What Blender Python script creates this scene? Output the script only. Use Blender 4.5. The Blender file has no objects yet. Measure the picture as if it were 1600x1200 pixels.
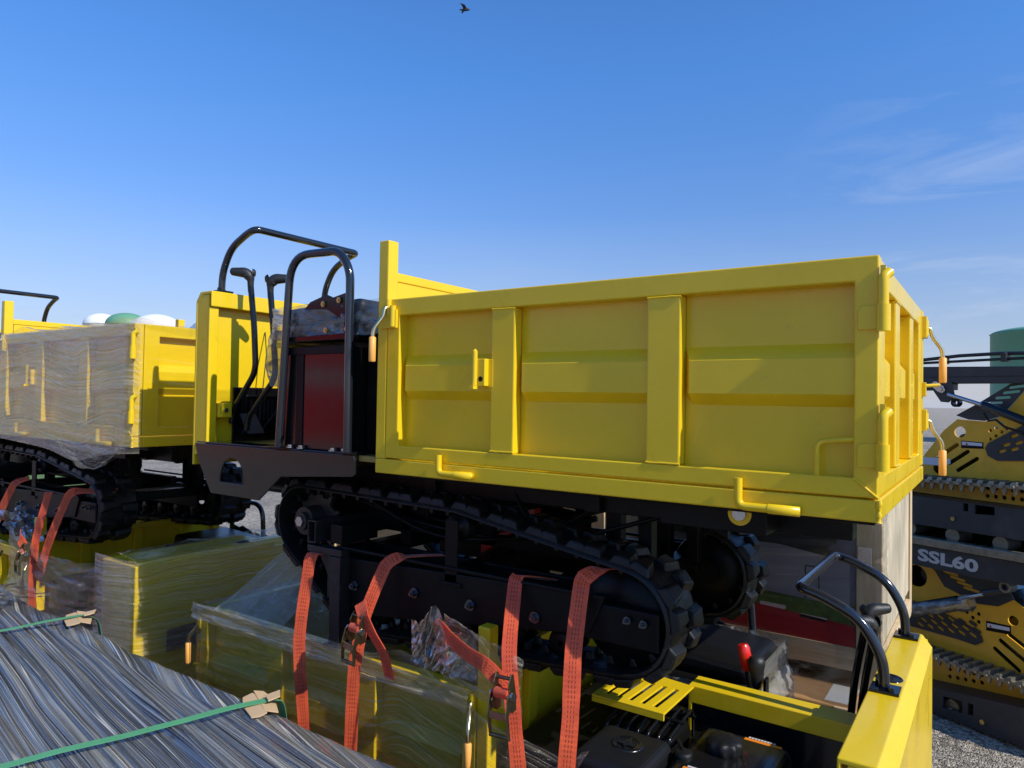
import bpy, bmesh, math, random
from math import pi, sin, cos, radians, atan2, acos, sqrt, hypot
from mathutils import Vector, Matrix, noise
from mathutils.geometry import tessellate_polygon
S = bpy.context.scene
COL = S.collection
GZ = 2.13                      # height of the local zero (floor of the raised dump box) above the ground
PV = lambda p, org=(0, 0, 0): Vector((-(p[0]-org[0]), p[1]-org[1], p[2]-org[2]))

# ------------------------------------------------------------------ camera
cam = bpy.data.cameras.new('camera'); co = bpy.data.objects.new('camera', cam); COL.objects.link(co)
R_ = Vector((0.823793, 0.566645, 0.016699)); U_ = Vector((-0.001268, -0.027616, 0.999618)); F_ = Vector((-0.56689, 0.823499, 0.022032))
m = Matrix((R_, U_, -F_)).transposed().to_4x4(); m.translation = Vector((0.24231, -1.95776, GZ+0.29089)); co.matrix_world = m
cam.sensor_width = 36; cam.lens = 36*1102.668/1600; cam.clip_start = .02; cam.clip_end = 3000
S.camera = co
# ------------------------------------------------------------------ light
SUN_AZ = radians(-3.5); SUN_EL = radians(38)
sd = Vector((cos(SUN_AZ)*cos(SUN_EL), sin(SUN_AZ)*cos(SUN_EL), sin(SUN_EL)))
sl = bpy.data.lights.new('sun', 'SUN'); sl.energy = 4.5; sl.angle = radians(.5); sl.color = (1, .96, .84)
so = bpy.data.objects.new('sun', sl); COL.objects.link(so); so.rotation_euler = sd.to_track_quat('Z', 'Y').to_euler(); so.location = (0, 0, 30)
W = bpy.data.worlds.new('World'); S.world = W; W.use_nodes = True
wn = W.node_tree; wn.nodes.clear()
def N(nt, t, **k):
    n = nt.nodes.new(t)
    for a, b in k.items():
        if a == 'ins':
            for i, v in b.items(): n.inputs[i].default_value = v
        else: setattr(n, a, b)
    return n
out = N(wn, 'ShaderNodeOutputWorld'); bg = N(wn, 'ShaderNodeBackground', ins={1: .134})
sky = N(wn, 'ShaderNodeTexSky', sky_type='NISHITA', sun_disc=False, sun_elevation=SUN_EL, sun_rotation=atan2(sd.x, sd.y), altitude=200, air_density=1.0, dust_density=.35, ozone_density=3.0)
hsv = N(wn, 'ShaderNodeMix', data_type='RGBA', blend_type='MULTIPLY'); hsv.inputs[0].default_value = 1
tint = N(wn, 'ShaderNodeMix', data_type='RGBA'); tint.inputs[6].default_value = (.90, .74, .82, 1); tint.inputs[7].default_value = (.60, 1.08, 1.60, 1); tr = N(wn, 'ShaderNodeMapRange', ins={1: .02, 2: .42, 3: 0, 4: 1})
tc = N(wn, 'ShaderNodeTexCoord'); mp = N(wn, 'ShaderNodeMapping'); mp.inputs['Scale'].default_value = (1.6, 1.6, 9); mp.inputs['Rotation'].default_value = (.1, .15, .4)
cn = N(wn, 'ShaderNodeTexNoise', ins={'Scale': 2.2, 'Detail': 9, 'Roughness': .62, 'Distortion': .6})
cr = N(wn, 'ShaderNodeValToRGB'); cr.color_ramp.elements[0].position = .50; cr.color_ramp.elements[1].position = .78
sx = N(wn, 'ShaderNodeSeparateXYZ'); rg = N(wn, 'ShaderNodeMapRange', ins={1: .25, 2: .0, 3: 0.0, 4: .74}); mul = N(wn, 'ShaderNodeMath', operation='MULTIPLY'); nr = N(wn, 'ShaderNodeMapRange', ins={1: .3, 2: .7, 3: .45, 4: 1.1})
mx = N(wn, 'ShaderNodeMix', data_type='RGBA'); mx.inputs[7].default_value = (3.3, 4.3, 5.75, 1)
wl = wn.links.new
wl(sky.outputs[0], hsv.inputs[6]); wl(tint.outputs[2], hsv.inputs[7]); wl(tr.outputs[0], tint.inputs[0]); wl(tc.outputs['Generated'], mp.inputs[0]); wl(mp.outputs[0], cn.inputs[0]); wl(cn.outputs[0], cr.inputs[0])
wl(tc.outputs['Generated'], sx.inputs[0]); wl(sx.outputs[2], rg.inputs[0]); wl(sx.outputs[2], tr.inputs[0]); wl(cn.outputs[0], nr.inputs[0]); wl(nr.outputs[0], mul.inputs[0]); wl(rg.outputs[0], mul.inputs[1])
wl(mul.outputs[0], mx.inputs[0]); wl(hsv.outputs[2], mx.inputs[6]); 
cm = N(wn, 'ShaderNodeMix', data_type='RGBA'); cm.inputs[7].default_value = (5.0, 5.6, 6.6, 1); dp = N(wn, 'ShaderNodeVectorMath', operation='DOT_PRODUCT'); cdir = (F_+R_*.70+U_*.14).normalized(); dp.inputs[1].default_value = tuple(cdir); dr = N(wn, 'ShaderNodeMapRange', ins={1: .955, 2: 1.0, 3: 0, 4: .42}); cq = N(wn, 'ShaderNodeMath', operation='MULTIPLY')
wl(tc.outputs['Generated'], dp.inputs[0]); wl(dp.outputs['Value'], dr.inputs[0]); wl(dr.outputs[0], cq.inputs[0]); wl(cr.outputs[0], cq.inputs[1]); wl(cq.outputs[0], cm.inputs[0]); wl(mx.outputs[2], cm.inputs[6]); wl(cm.outputs[2], bg.inputs[0]); wl(bg.outputs[0], out.inputs[0])
S.view_settings.view_transform = 'Standard'; S.view_settings.look = 'None'; S.view_settings.exposure = 0; S.view_settings.gamma = 1
S.cycles.max_bounces = 10; S.cycles.transparent_max_bounces = 24; S.cycles.caustics_reflective = False; S.cycles.caustics_refractive = False

# ------------------------------------------------------------------ materials
M = {}
def mat(name, col, rough=.5, metal=0, var=.0, vscale=6, bump=0, bscale=60, coat=0, spec=.5, dirt=None, dscale=3, dpos=(.55, .75), stretch=(1, 1, 1), rvar=0):
    mt = bpy.data.materials.new(name); mt.use_nodes = True; nt = mt.node_tree; b = nt.nodes['Principled BSDF']; L = nt.links.new
    b.inputs['Roughness'].default_value = rough; b.inputs['Metallic'].default_value = metal; b.inputs['Coat Weight'].default_value = coat; b.inputs['Coat Roughness'].default_value = .08
    b.inputs['Specular IOR Level'].default_value = spec; b.inputs['Base Color'].default_value = (*col, 1)
    t = N(nt, 'ShaderNodeTexCoord'); mpn = N(nt, 'ShaderNodeMapping'); mpn.inputs['Scale'].default_value = stretch; L(t.outputs['Object'], mpn.inputs[0])
    src = None
    if var:
        n = N(nt, 'ShaderNodeTexNoise', ins={'Scale': vscale, 'Detail': 6, 'Roughness': .65}); L(mpn.outputs[0], n.inputs[0])
        r = N(nt, 'ShaderNodeMapRange', ins={1: .3, 2: .7, 3: 1-var, 4: 1+var}); L(n.outputs[0], r.inputs[0])
        v = N(nt, 'ShaderNodeVectorMath', operation='SCALE'); v.inputs[0].default_value = col; L(r.outputs[0], v.inputs['Scale']); src = v.outputs[0]
    if dirt:
        n = N(nt, 'ShaderNodeTexNoise', ins={'Scale': dscale, 'Detail': 10, 'Roughness': .7}); L(mpn.outputs[0], n.inputs[0])
        r = N(nt, 'ShaderNodeMapRange', ins={1: dpos[0], 2: dpos[1], 3: 0, 4: dirt[3]}); L(n.outputs[0], r.inputs[0])
        mxx = N(nt, 'ShaderNodeMix', data_type='RGBA'); mxx.inputs[7].default_value = (*dirt[:3], 1); mxx.inputs[6].default_value = (*col, 1)
        if src: L(src, mxx.inputs[6])
        L(r.outputs[0], mxx.inputs[0]); src = mxx.outputs[2]
    if src: L(src, b.inputs['Base Color'])
    if rvar:
        n = N(nt, 'ShaderNodeTexNoise', ins={'Scale': vscale*1.7+2, 'Detail': 5}); L(mpn.outputs[0], n.inputs[0])
        r = N(nt, 'ShaderNodeMapRange', ins={1: .3, 2: .7, 3: max(.02, rough-rvar), 4: rough+rvar}); L(n.outputs[0], r.inputs[0]); L(r.outputs[0], b.inputs['Roughness'])
    if bump:
        n = N(nt, 'ShaderNodeTexNoise', ins={'Scale': bscale, 'Detail': 3}); L(mpn.outputs[0], n.inputs[0])
        bp = N(nt, 'ShaderNodeBump', ins={'Strength': bump, 'Distance': .004}); L(n.outputs[0], bp.inputs['Height']); L(bp.outputs[0], b.inputs['Normal'])
    M[name] = mt; return mt
mat('yellow', (.80, .545, .012), .30, var=.06, vscale=3, bump=.07, bscale=38, coat=.15, spec=.45, dirt=(.45, .27, .04, .45), dscale=16, dpos=(.62, .82), rvar=.07)
mat('gloss_black', (.007, .007, .008), .14, bump=.05, bscale=50, coat=.2, spec=.35, dirt=(.10, .09, .08, .25), dscale=9, dpos=(.6, .85))
mat('plate_black', (.008, .007, .007), .14, bump=.04, bscale=60, coat=.35, spec=.5, rvar=.04)
mat('chassis_black', (.006, .006, .006), .36, var=.3, bump=.2, bscale=120, spec=.16, dirt=(.03, .025, .02, .3))
mat('rubber', (.010, .010, .010), .38, var=.3, vscale=14, bump=.3, bscale=160, spec=.3, dirt=(.07, .062, .048, .4), dscale=9, rvar=.12)
mat('rail_black', (.012, .014, .02), .14, coat=.6, bump=.08, bscale=60, dirt=(.5, .5, .48, .5), dscale=30, dpos=(.66, .76))
mat('grip_black', (.018, .018, .019), .42, bump=.4, bscale=260)
mat('grip_orange', (.90, .42, .09), .45)
mat('steel', (.55, .56, .58), .25, metal=1, bump=.1)
mat('sprocket_steel', (.05, .047, .042), .45, metal=.5, var=.3, vscale=20)
mat('zinc_gold', (.78, .62, .33), .28, metal=1, var=.15, vscale=30)
mat('bolt_dark', (.16, .17, .19), .28, metal=1)
mat('bolt_gold', (.62, .48, .2), .3, metal=1)
mat('ratchet_steel', (.20, .17, .10), .35, metal=1, var=.3, vscale=40, dirt=(.12, .05, .02, .6), dscale=30)
mat('red_paint', (.42, .018, .015), .35, coat=.3, dirt=(.1, .05, .04, .4))
mat('red_grip', (.75, .02, .012), .3, coat=.3)
mat('seat_vinyl', (.009, .009, .010), .3, bump=.3, bscale=220)
mat('engine_black', (.010, .010, .011), .40, bump=.35, bscale=300, spec=.3)
mat('engine_gloss', (.008, .008, .009), .22, coat=.35, bump=.15, bscale=200)
mat('green_strap', (.10, .36, .17), .4, var=.08, vscale=20, bump=.3, bscale=400)
mat('cardboard', (.58, .40, .23), .75, var=.08, bump=.2, bscale=90)
mat('cardboard_brown', (.42, .22, .08), .7, var=.15, bump=.2)
mat('white_paint', (.78, .78, .78), .45)
mat('grey_letter', (.5, .5, .49), .5)
mat('label_white', (.7, .68, .72), .4)
mat('label_orange', (.85, .25, .02), .4)
mat('skid_yellow', (.82, .43, .025), .33, coat=.3, var=.08, vscale=9, bump=.1, dirt=(.25, .16, .06, .35), dscale=8)
mat('skid_grey', (.030, .032, .036), .42, var=.15, bump=.2, bscale=100, dirt=(.12, .11, .1, .3))
mat('chain_steel', (.30, .27, .21), .4, metal=.7, var=.3, vscale=20, dirt=(.3, .27, .22, .6), dscale=20)
mat('tank_green', (.13, .33, .20), .5, var=.05)
mat('dome_white', (.80, .81, .82), .5)
mat('bird', (.03, .028, .026), .7)
mat('stand_steel', (.014, .013, .013), .45, var=.3, vscale=25, bump=.3, dirt=(.10, .09, .08, .5), dscale=12)
mat('barn_red', (.62, .02, .02), .5, var=.1)
mat('barn_grey', (.35, .35, .36), .5)
mat('deck', (.30, .22, .05), .4, dirt=(.05, .045, .04, .8), dscale=6)
mat('print_dark', (.10, .11, .155), .25, coat=.3, var=.3, vscale=5)
mat('print_red', (.42, .018, .025), .25, coat=.3)
mat('print_green', (.09, .14, .03), .25, coat=.3, var=.4, vscale=20)
mat('print_barn', (.27, .26, .29), .25, coat=.3)
mat('print_line', (.03, .03, .032), .25, coat=.3)
mat('print_pill', (.7, .5, .5), .3)
mat('foliage', (.05, .10, .02), .6, var=.5, vscale=6)
mat('bark', (.09, .06, .04), .8, var=.3)
def wood(name, c1, c2, stretch):
    mt = bpy.data.materials.new(name); mt.use_nodes = True; nt = mt.node_tree; b = nt.nodes['Principled BSDF']; L = nt.links.new
    t = N(nt, 'ShaderNodeTexCoord'); q = N(nt, 'ShaderNodeMapping'); q.inputs['Scale'].default_value = stretch; L(t.outputs['Object'], q.inputs[0])
    n = N(nt, 'ShaderNodeTexNoise', ins={'Scale': 3, 'Detail': 10, 'Roughness': .7, 'Distortion': .8}); L(q.outputs[0], n.inputs[0])
    r = N(nt, 'ShaderNodeValToRGB'); r.color_ramp.elements[0].position = .3; r.color_ramp.elements[0].color = (*c1, 1); r.color_ramp.elements[1].position = .68; r.color_ramp.elements[1].color = (*c2, 1)
    n2 = N(nt, 'ShaderNodeTexNoise', ins={'Scale': 1.6, 'Detail': 5}); L(t.outputs['Object'], n2.inputs[0])
    r2 = N(nt, 'ShaderNodeMapRange', ins={1: .45, 2: .7, 3: 1, 4: .62}); L(n2.outputs[0], r2.inputs[0])
    v = N(nt, 'ShaderNodeVectorMath', operation='SCALE'); L(n.outputs[0], r.inputs[0]); L(r.outputs[0], v.inputs[0]); L(r2.outputs[0], v.inputs['Scale']); L(v.outputs[0], b.inputs['Base Color'])
    b.inputs['Roughness'].default_value = .7
    bp = N(nt, 'ShaderNodeBump', ins={'Strength': .3, 'Distance': .004}); L(n.outputs[0], bp.inputs['Height']); L(bp.outputs[0], b.inputs['Normal']); M[name] = mt
wood('wood_pale', (.50, .35, .19), (.75, .58, .38), (1, 1, 14))
wood('wood_post', (.50, .36, .20), (.72, .55, .35), (14, 14, 1))
wood('wood_grey', (.34, .28, .20), (.78, .66, .46), (14, 16, 1.2))
def strapmat():
    mt = bpy.data.materials.new('strap_orange'); mt.use_nodes = True; nt = mt.node_tree; b = nt.nodes['Principled BSDF']; L = nt.links.new
    uv = N(nt, 'ShaderNodeUVMap', uv_map='UVMap'); s = N(nt, 'ShaderNodeSeparateXYZ'); L(uv.outputs[0], s.inputs[0])
    # two stitched lines along the webbing, dashed
    def line(c):
        a = N(nt, 'ShaderNodeMath', operation='SUBTRACT', ins={1: c}); L(s.outputs[0], a.inputs[0]); q = N(nt, 'ShaderNodeMath', operation='ABSOLUTE'); L(a.outputs[0], q.inputs[0])
        l = N(nt, 'ShaderNodeMath', operation='LESS_THAN', ins={1: .022}); L(q.outputs[0], l.inputs[0]); return l.outputs[0]
    l1 = line(.32); l2 = line(.5); l3 = line(.68); a1 = N(nt, 'ShaderNodeMath', operation='MAXIMUM'); L(l1, a1.inputs[0]); L(l2, a1.inputs[1]); a2 = N(nt, 'ShaderNodeMath', operation='MAXIMUM'); L(a1.outputs[0], a2.inputs[0]); L(l3, a2.inputs[1])
    w = N(nt, 'ShaderNodeMath', operation='MULTIPLY', ins={1: 70}); L(s.outputs[1], w.inputs[0]); f = N(nt, 'ShaderNodeMath', operation='FRACT'); L(w.outputs[0], f.inputs[0]); g = N(nt, 'ShaderNodeMath', operation='LESS_THAN', ins={1: .62}); L(f.outputs[0], g.inputs[0])
    mm = N(nt, 'ShaderNodeMath', operation='MULTIPLY'); L(a2.outputs[0], mm.inputs[0]); L(g.outputs[0], mm.inputs[1])
    mxx = N(nt, 'ShaderNodeMix', data_type='RGBA'); gn = N(nt, 'ShaderNodeTexNoise', ins={'Scale': 9, 'Detail': 8, 'Roughness': .7}); tcs = N(nt, 'ShaderNodeTexCoord'); L(tcs.outputs['Object'], gn.inputs[0]); gr = N(nt, 'ShaderNodeValToRGB'); gr.color_ramp.elements[0].position = .35; gr.color_ramp.elements[0].color = (.74, .11, .045, 1); gr.color_ramp.elements[1].position = .6; gr.color_ramp.elements[1].color = (1, .18, .065, 1); L(gn.outputs[0], gr.inputs[0]); L(gr.outputs[0], mxx.inputs[6]); mxx.inputs[7].default_value = (.22, .03, .015, 1); L(mm.outputs[0], mxx.inputs[0]); L(mxx.outputs[2], b.inputs['Base Color'])
    b.inputs['Roughness'].default_value = .42; b.inputs['Sheen Weight'].default_value = .3
    wv = N(nt, 'ShaderNodeMath', operation='MULTIPLY', ins={1: 400}); L(s.outputs[1], wv.inputs[0]); sn = N(nt, 'ShaderNodeMath', operation='SINE'); L(wv.outputs[0], sn.inputs[0])
    bp = N(nt, 'ShaderNodeBump', ins={'Strength': .25, 'Distance': .001}); L(sn.outputs[0], bp.inputs['Height']); L(bp.outputs[0], b.inputs['Normal'])
    tr = N(nt, 'ShaderNodeBsdfTranslucent'); L(mxx.outputs[2], tr.inputs[0]); ms = N(nt, 'ShaderNodeMixShader', ins={0: .45}); L(b.outputs[0], ms.inputs[1]); L(tr.outputs[0], ms.inputs[2]); L(ms.outputs[0], nt.nodes['Material Output'].inputs[0])
    M['strap_orange'] = mt
strapmat()
def film(name, dens=.5, base=.08, stretch=(1.2, 3, 38), rot=(0, 0, 0), scale=1.6, tint=(.86, .82, .74), lo=.48, hi=.72, bump=.7, gl=(.6, .02), warp=.22, grough=.13):
    """stretch film: clear, glossy, with milky pulled streaks (uses the sheet's own UV in metres)"""
    mt = bpy.data.materials.new(name); mt.use_nodes = True; nt = mt.node_tree; nt.nodes.clear(); L = nt.links.new
    o = N(nt, 'ShaderNodeOutputMaterial'); uv = N(nt, 'ShaderNodeUVMap', uv_map='UVMap')
    wp = N(nt, 'ShaderNodeTexNoise', ins={'Scale': 1.3, 'Detail': 2}); L(uv.outputs[0], wp.inputs[0])
    ad = N(nt, 'ShaderNodeVectorMath', operation='MULTIPLY_ADD'); ad.inputs[1].default_value = (.0, warp, 0); L(wp.outputs['Color'], ad.inputs[0]); L(uv.outputs[0], ad.inputs[2])
    q = N(nt, 'ShaderNodeMapping'); q.inputs['Scale'].default_value = stretch; q.inputs['Rotation'].default_value = rot; L(ad.outputs[0], q.inputs[0])
    n = N(nt, 'ShaderNodeTexNoise', ins={'Scale': scale, 'Detail': 9, 'Roughness': .66, 'Distortion': .35}); L(q.outputs[0], n.inputs[0])
    q2 = N(nt, 'ShaderNodeMapping'); q2.inputs['Scale'].default_value = (1.5, 2.5, 1); L(uv.outputs[0], q2.inputs[0])
    n2 = N(nt, 'ShaderNodeTexNoise', ins={'Scale': 1.5, 'Detail': 3}); L(q2.outputs[0], n2.inputs[0])
    r = N(nt, 'ShaderNodeMapRange', ins={1: lo, 2: hi, 3: 0, 4: 1}); L(n.outputs[0], r.inputs[0])
    r2 = N(nt, 'ShaderNodeMapRange', ins={1: .3, 2: .68, 3: .25, 4: 1.3}); L(n2.outputs[0], r2.inputs[0])
    m1 = N(nt, 'ShaderNodeMath', operation='MULTIPLY'); L(r.outputs[0], m1.inputs[0]); L(r2.outputs[0], m1.inputs[1])
    m2 = N(nt, 'ShaderNodeMath', operation='MULTIPLY_ADD', ins={1: dens, 2: base}, use_clamp=True); L(m1.outputs[0], m2.inputs[0])
    bp = N(nt, 'ShaderNodeBump', ins={'Strength': bump, 'Distance': .012}); L(n.outputs[0], bp.inputs['Height'])
    d = N(nt, 'ShaderNodeBsdfPrincipled', ins={'Base Color': (*tint, 1), 'Roughness': .22}); L(bp.outputs[0], d.inputs['Normal'])
    tl = N(nt, 'ShaderNodeBsdfTranslucent', ins={'Color': (*tint, 1)}); dm = N(nt, 'ShaderNodeMixShader', ins={0: .35}); L(d.outputs[0], dm.inputs[1]); L(tl.outputs[0], dm.inputs[2])
    g = N(nt, 'ShaderNodeBsdfGlossy', ins={'Roughness': grough}); L(bp.outputs[0], g.inputs['Normal'])
    t = N(nt, 'ShaderNodeBsdfTransparent', ins={'Color': (.97, .97, .97, 1)})
    fr = N(nt, 'ShaderNodeFresnel', ins={'IOR': 1.33}); L(bp.outputs[0], fr.inputs['Normal'])
    fm = N(nt, 'ShaderNodeMath', operation='MULTIPLY_ADD', ins={1: gl[0], 2: gl[1]}, use_clamp=True); L(fr.outputs[0], fm.inputs[0])
    s1 = N(nt, 'ShaderNodeMixShader'); L(fm.outputs[0], s1.inputs[0]); L(t.outputs[0], s1.inputs[1]); L(g.outputs[0], s1.inputs[2])
    s2 = N(nt, 'ShaderNodeMixShader'); L(m2.outputs[0], s2.inputs[0]); L(s1.outputs[0], s2.inputs[1]); L(dm.outputs[0], s2.inputs[2]); L(s2.outputs[0], o.inputs[0])
    M[name] = mt
film('film_light', .58, .01, stretch=(.2, 52, 1), lo=.50, hi=.71, gl=(.6, .05), grough=.09, bump=1, tint=(.88, .78, .56))
film('film_clear', .25, .01, stretch=(.2, 58, 1), lo=.56, hi=.76, bump=.3)
film('film_dense', .80, .03, stretch=(.16, 44, 1), lo=.47, hi=.72, tint=(.86, .76, .56), warp=.30, gl=(.40, .02))
film('film_bag', .55, .10, stretch=(3, 8, 1), lo=.48, hi=.68, bump=.9, gl=(1, .12), grough=.08)
film('film_grey', .5, .45, stretch=(2, 4, 1), lo=.42, hi=.66, bump=.6, tint=(.50, .50, .49), gl=(.8, .1), grough=.08)
film('film_crumple', .26, .02, stretch=(2.5, 9, 1), lo=.48, hi=.7, bump=.9, gl=(.9, .09), grough=.08)
film('film_curtain', .40, .22, stretch=(12, 1.2, 1), lo=.45, hi=.7, tint=(.70, .67, .60), gl=(.10, .0))

# ------------------------------------------------------------------ mesh helpers
class MB:
    def __init__(s): s.v = []; s.f = []; s.sm = []; s.uv = {}
    def add(s, vs, fs, smooth=False):
        b = len(s.v); s.v += [tuple(p) for p in vs]
        for f in fs: s.f.append(tuple(b+i for i in f)); s.sm.append(smooth)
        return s
    def hexa(s, p, smooth=False):   # 8 points, bottom 4 then top 4
        return s.add(p, [(0, 1, 2, 3), (4, 5, 6, 7), (0, 1, 5, 4), (1, 2, 6, 5), (2, 3, 7, 6), (3, 0, 4, 7)], smooth)
    def box(s, a, b, c, d, e, f):
        return s.hexa([(a, c, e), (b, c, e), (b, d, e), (a, d, e), (a, c, f), (b, c, f), (b, d, f), (a, d, f)])
    def prism(s, poly, fn, d0, d1, holes=(), smooth=False):
        """polygon (a,b) with optional holes, mapped by fn(a,b,d), extruded from depth d0 to d1"""
        rings = [list(poly)]+[list(h) for h in holes]
        flat = [p for r in rings for p in r]; n = len(flat)
        tri = tessellate_polygon([[Vector((x, y, 0)) for x, y in r] for r in rings])
        vs = [fn(x, y, d0) for x, y in flat]+[fn(x, y, d1) for x, y in flat]
        fs = [tuple(t) for t in tri]+[tuple(n+i for i in t) for t in tri] if holes else [tuple(range(n)), tuple(n+i for i in range(n))]
        k = 0
        for r in rings:
            L = len(r)
            for i in range(L): j = (i+1) % L; fs.append((k+i, k+j, n+k+j, n+k+i))
            k += L
        return s.add(vs, fs, smooth)
    def tube(s, pts, r, seg=12, cap=True, ru=None):
        pts = [Vector(p) for p in pts]; n = len(pts); rings = []; up = None
        for i, p in enumerate(pts):
            t = (pts[min(i+1, n-1)]-pts[max(i-1, 0)]).normalized()
            if up is None:
                up = Vector((0, 0, 1)) if abs(t.z) < .9 else Vector((1, 0, 0))
            x = up.cross(t).normalized(); y = t.cross(x).normalized(); up = y
            rr = r[i] if isinstance(r, (list, tuple)) else r
            rings.append([p+(x*cos(2*pi*k/seg)+y*sin(2*pi*k/seg))*rr for k in range(seg)])
        vs = [q for R in rings for q in R]; fs = []
        for i in range(n-1):
            for k in range(seg): fs.append((i*seg+k, i*seg+(k+1) % seg, (i+1)*seg+(k+1) % seg, (i+1)*seg+k))
        s.add(vs, fs, True)
        if cap:
            s.add(rings[0], [tuple(range(seg))]); s.add(rings[-1], [tuple(range(seg))])
        return s
    def disc(s, c, axis, r, t, seg=20):
        c = Vector(c); a = Vector(axis).normalized(); return s.tube([c-a*t/2, c+a*t/2], r, seg)
    def lathe(s, c, axis, prof, seg=24):
        c = Vector(c); a = Vector(axis).normalized(); x = a.orthogonal().normalized(); y = a.cross(x); vs = []
        for (r, h) in prof:
            for k in range(seg): vs.append(c+a*h+(x*cos(2*pi*k/seg)+y*sin(2*pi*k/seg))*max(r, 1e-4))
        fs = [(i*seg+k, i*seg+(k+1) % seg, (i+1)*seg+(k+1) % seg, (i+1)*seg+k) for i in range(len(prof)-1) for k in range(seg)]
        return s.add(vs, fs, True)
    def build(s, name, material, parent=None, org=(0, 0, 0), bevel=0, bseg=2, loc=None, sub=0):
        me = bpy.data.meshes.new(name); me.from_pydata([PV(p, org) for p in s.v], [], s.f)
        me.polygons.foreach_set('use_smooth', s.sm)
        bm = bmesh.new(); bm.from_mesh(me); bmesh.ops.recalc_face_normals(bm, faces=bm.faces); bm.to_mesh(me); bm.free()
        me.materials.append(M[material] if isinstance(material, str) else material)
        o = bpy.data.objects.new(name, me); COL.objects.link(o)
        if parent: o.parent = parent
        else: o.location = PV(org)+Vector((0, 0, GZ))
        if bevel:
            b = o.modifiers.new('bevel', 'BEVEL'); b.width = bevel; b.segments = bseg; b.limit_method = 'ANGLE'; b.angle_limit = radians(40)
        if sub:
            q = o.modifiers.new('sub', 'SUBSURF'); q.levels = q.render_levels = sub
        return o
def tag(o, label=None, cat=None, group=None, kind=None):
    for k, v in (('label', label), ('category', cat), ('group', group), ('kind', kind)):
        if v: o[k] = v
    return o
def empty(name, org, rz=0):
    o = bpy.data.objects.new(name, None); COL.objects.link(o); o.location = PV(org)+Vector((0, 0, GZ)); o.rotation_euler.z = rz; o.empty_display_size = .2; return o
def fillet(pts, r, n=6):
    pts = [Vector(p) for p in pts]; o = [pts[0]]
    for i in range(1, len(pts)-1):
        a, b, c = pts[i-1], pts[i], pts[i+1]; u = (a-b); v = (c-b); d = min(r, u.length*.49, v.length*.49); p0 = b+u.normalized()*d; p1 = b+v.normalized()*d
        for k in range(n+1):
            t = k/n; o.append(p0*(1-t)**2+b*2*t*(1-t)+p1*t*t)
    o.append(pts[-1]); return o
UZ = lambda w0=0: (lambda a, b, d: (a, w0+d, b))
def fbm(x, y, z=0, o=4):
    v = 0; a = 1
    for i in range(o): v += a*noise.noise(Vector((x, y, z+7.3*i))); x *= 2.03; y *= 2.03; a *= .5
    return v
def sheet(name, material, fn, nu, nv, parent=None, org=(0, 0, 0), uvs=(1, 1), smooth=True, thick=0):
    """surface fn(a,b)->(u,w,z), a,b in 0..1, UV in metres"""
    me = bpy.data.meshes.new(name); vs = [PV(fn(i/nu, j/nv), org) for j in range(nv+1) for i in range(nu+1)]
    fs = [(j*(nu+1)+i, j*(nu+1)+i+1, (j+1)*(nu+1)+i+1, (j+1)*(nu+1)+i) for j in range(nv) for i in range(nu)]
    me.from_pydata(vs, [], fs); uvl = me.uv_layers.new(name='UVMap'); k = 0
    for f in fs:
        for vi in f: uvl.data[k].uv = ((vi % (nu+1))/nu*uvs[0], (vi//(nu+1))/nv*uvs[1]); k += 1
    me.polygons.foreach_set('use_smooth', [smooth]*len(fs)); me.materials.append(M[material])
    o = bpy.data.objects.new(name, me); COL.objects.link(o)
    if parent: o.parent = parent
    else: o.location = PV(org)+Vector((0, 0, GZ))
    if thick: q = o.modifiers.new('thick', 'SOLIDIFY'); q.thickness = thick
    return o
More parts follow.
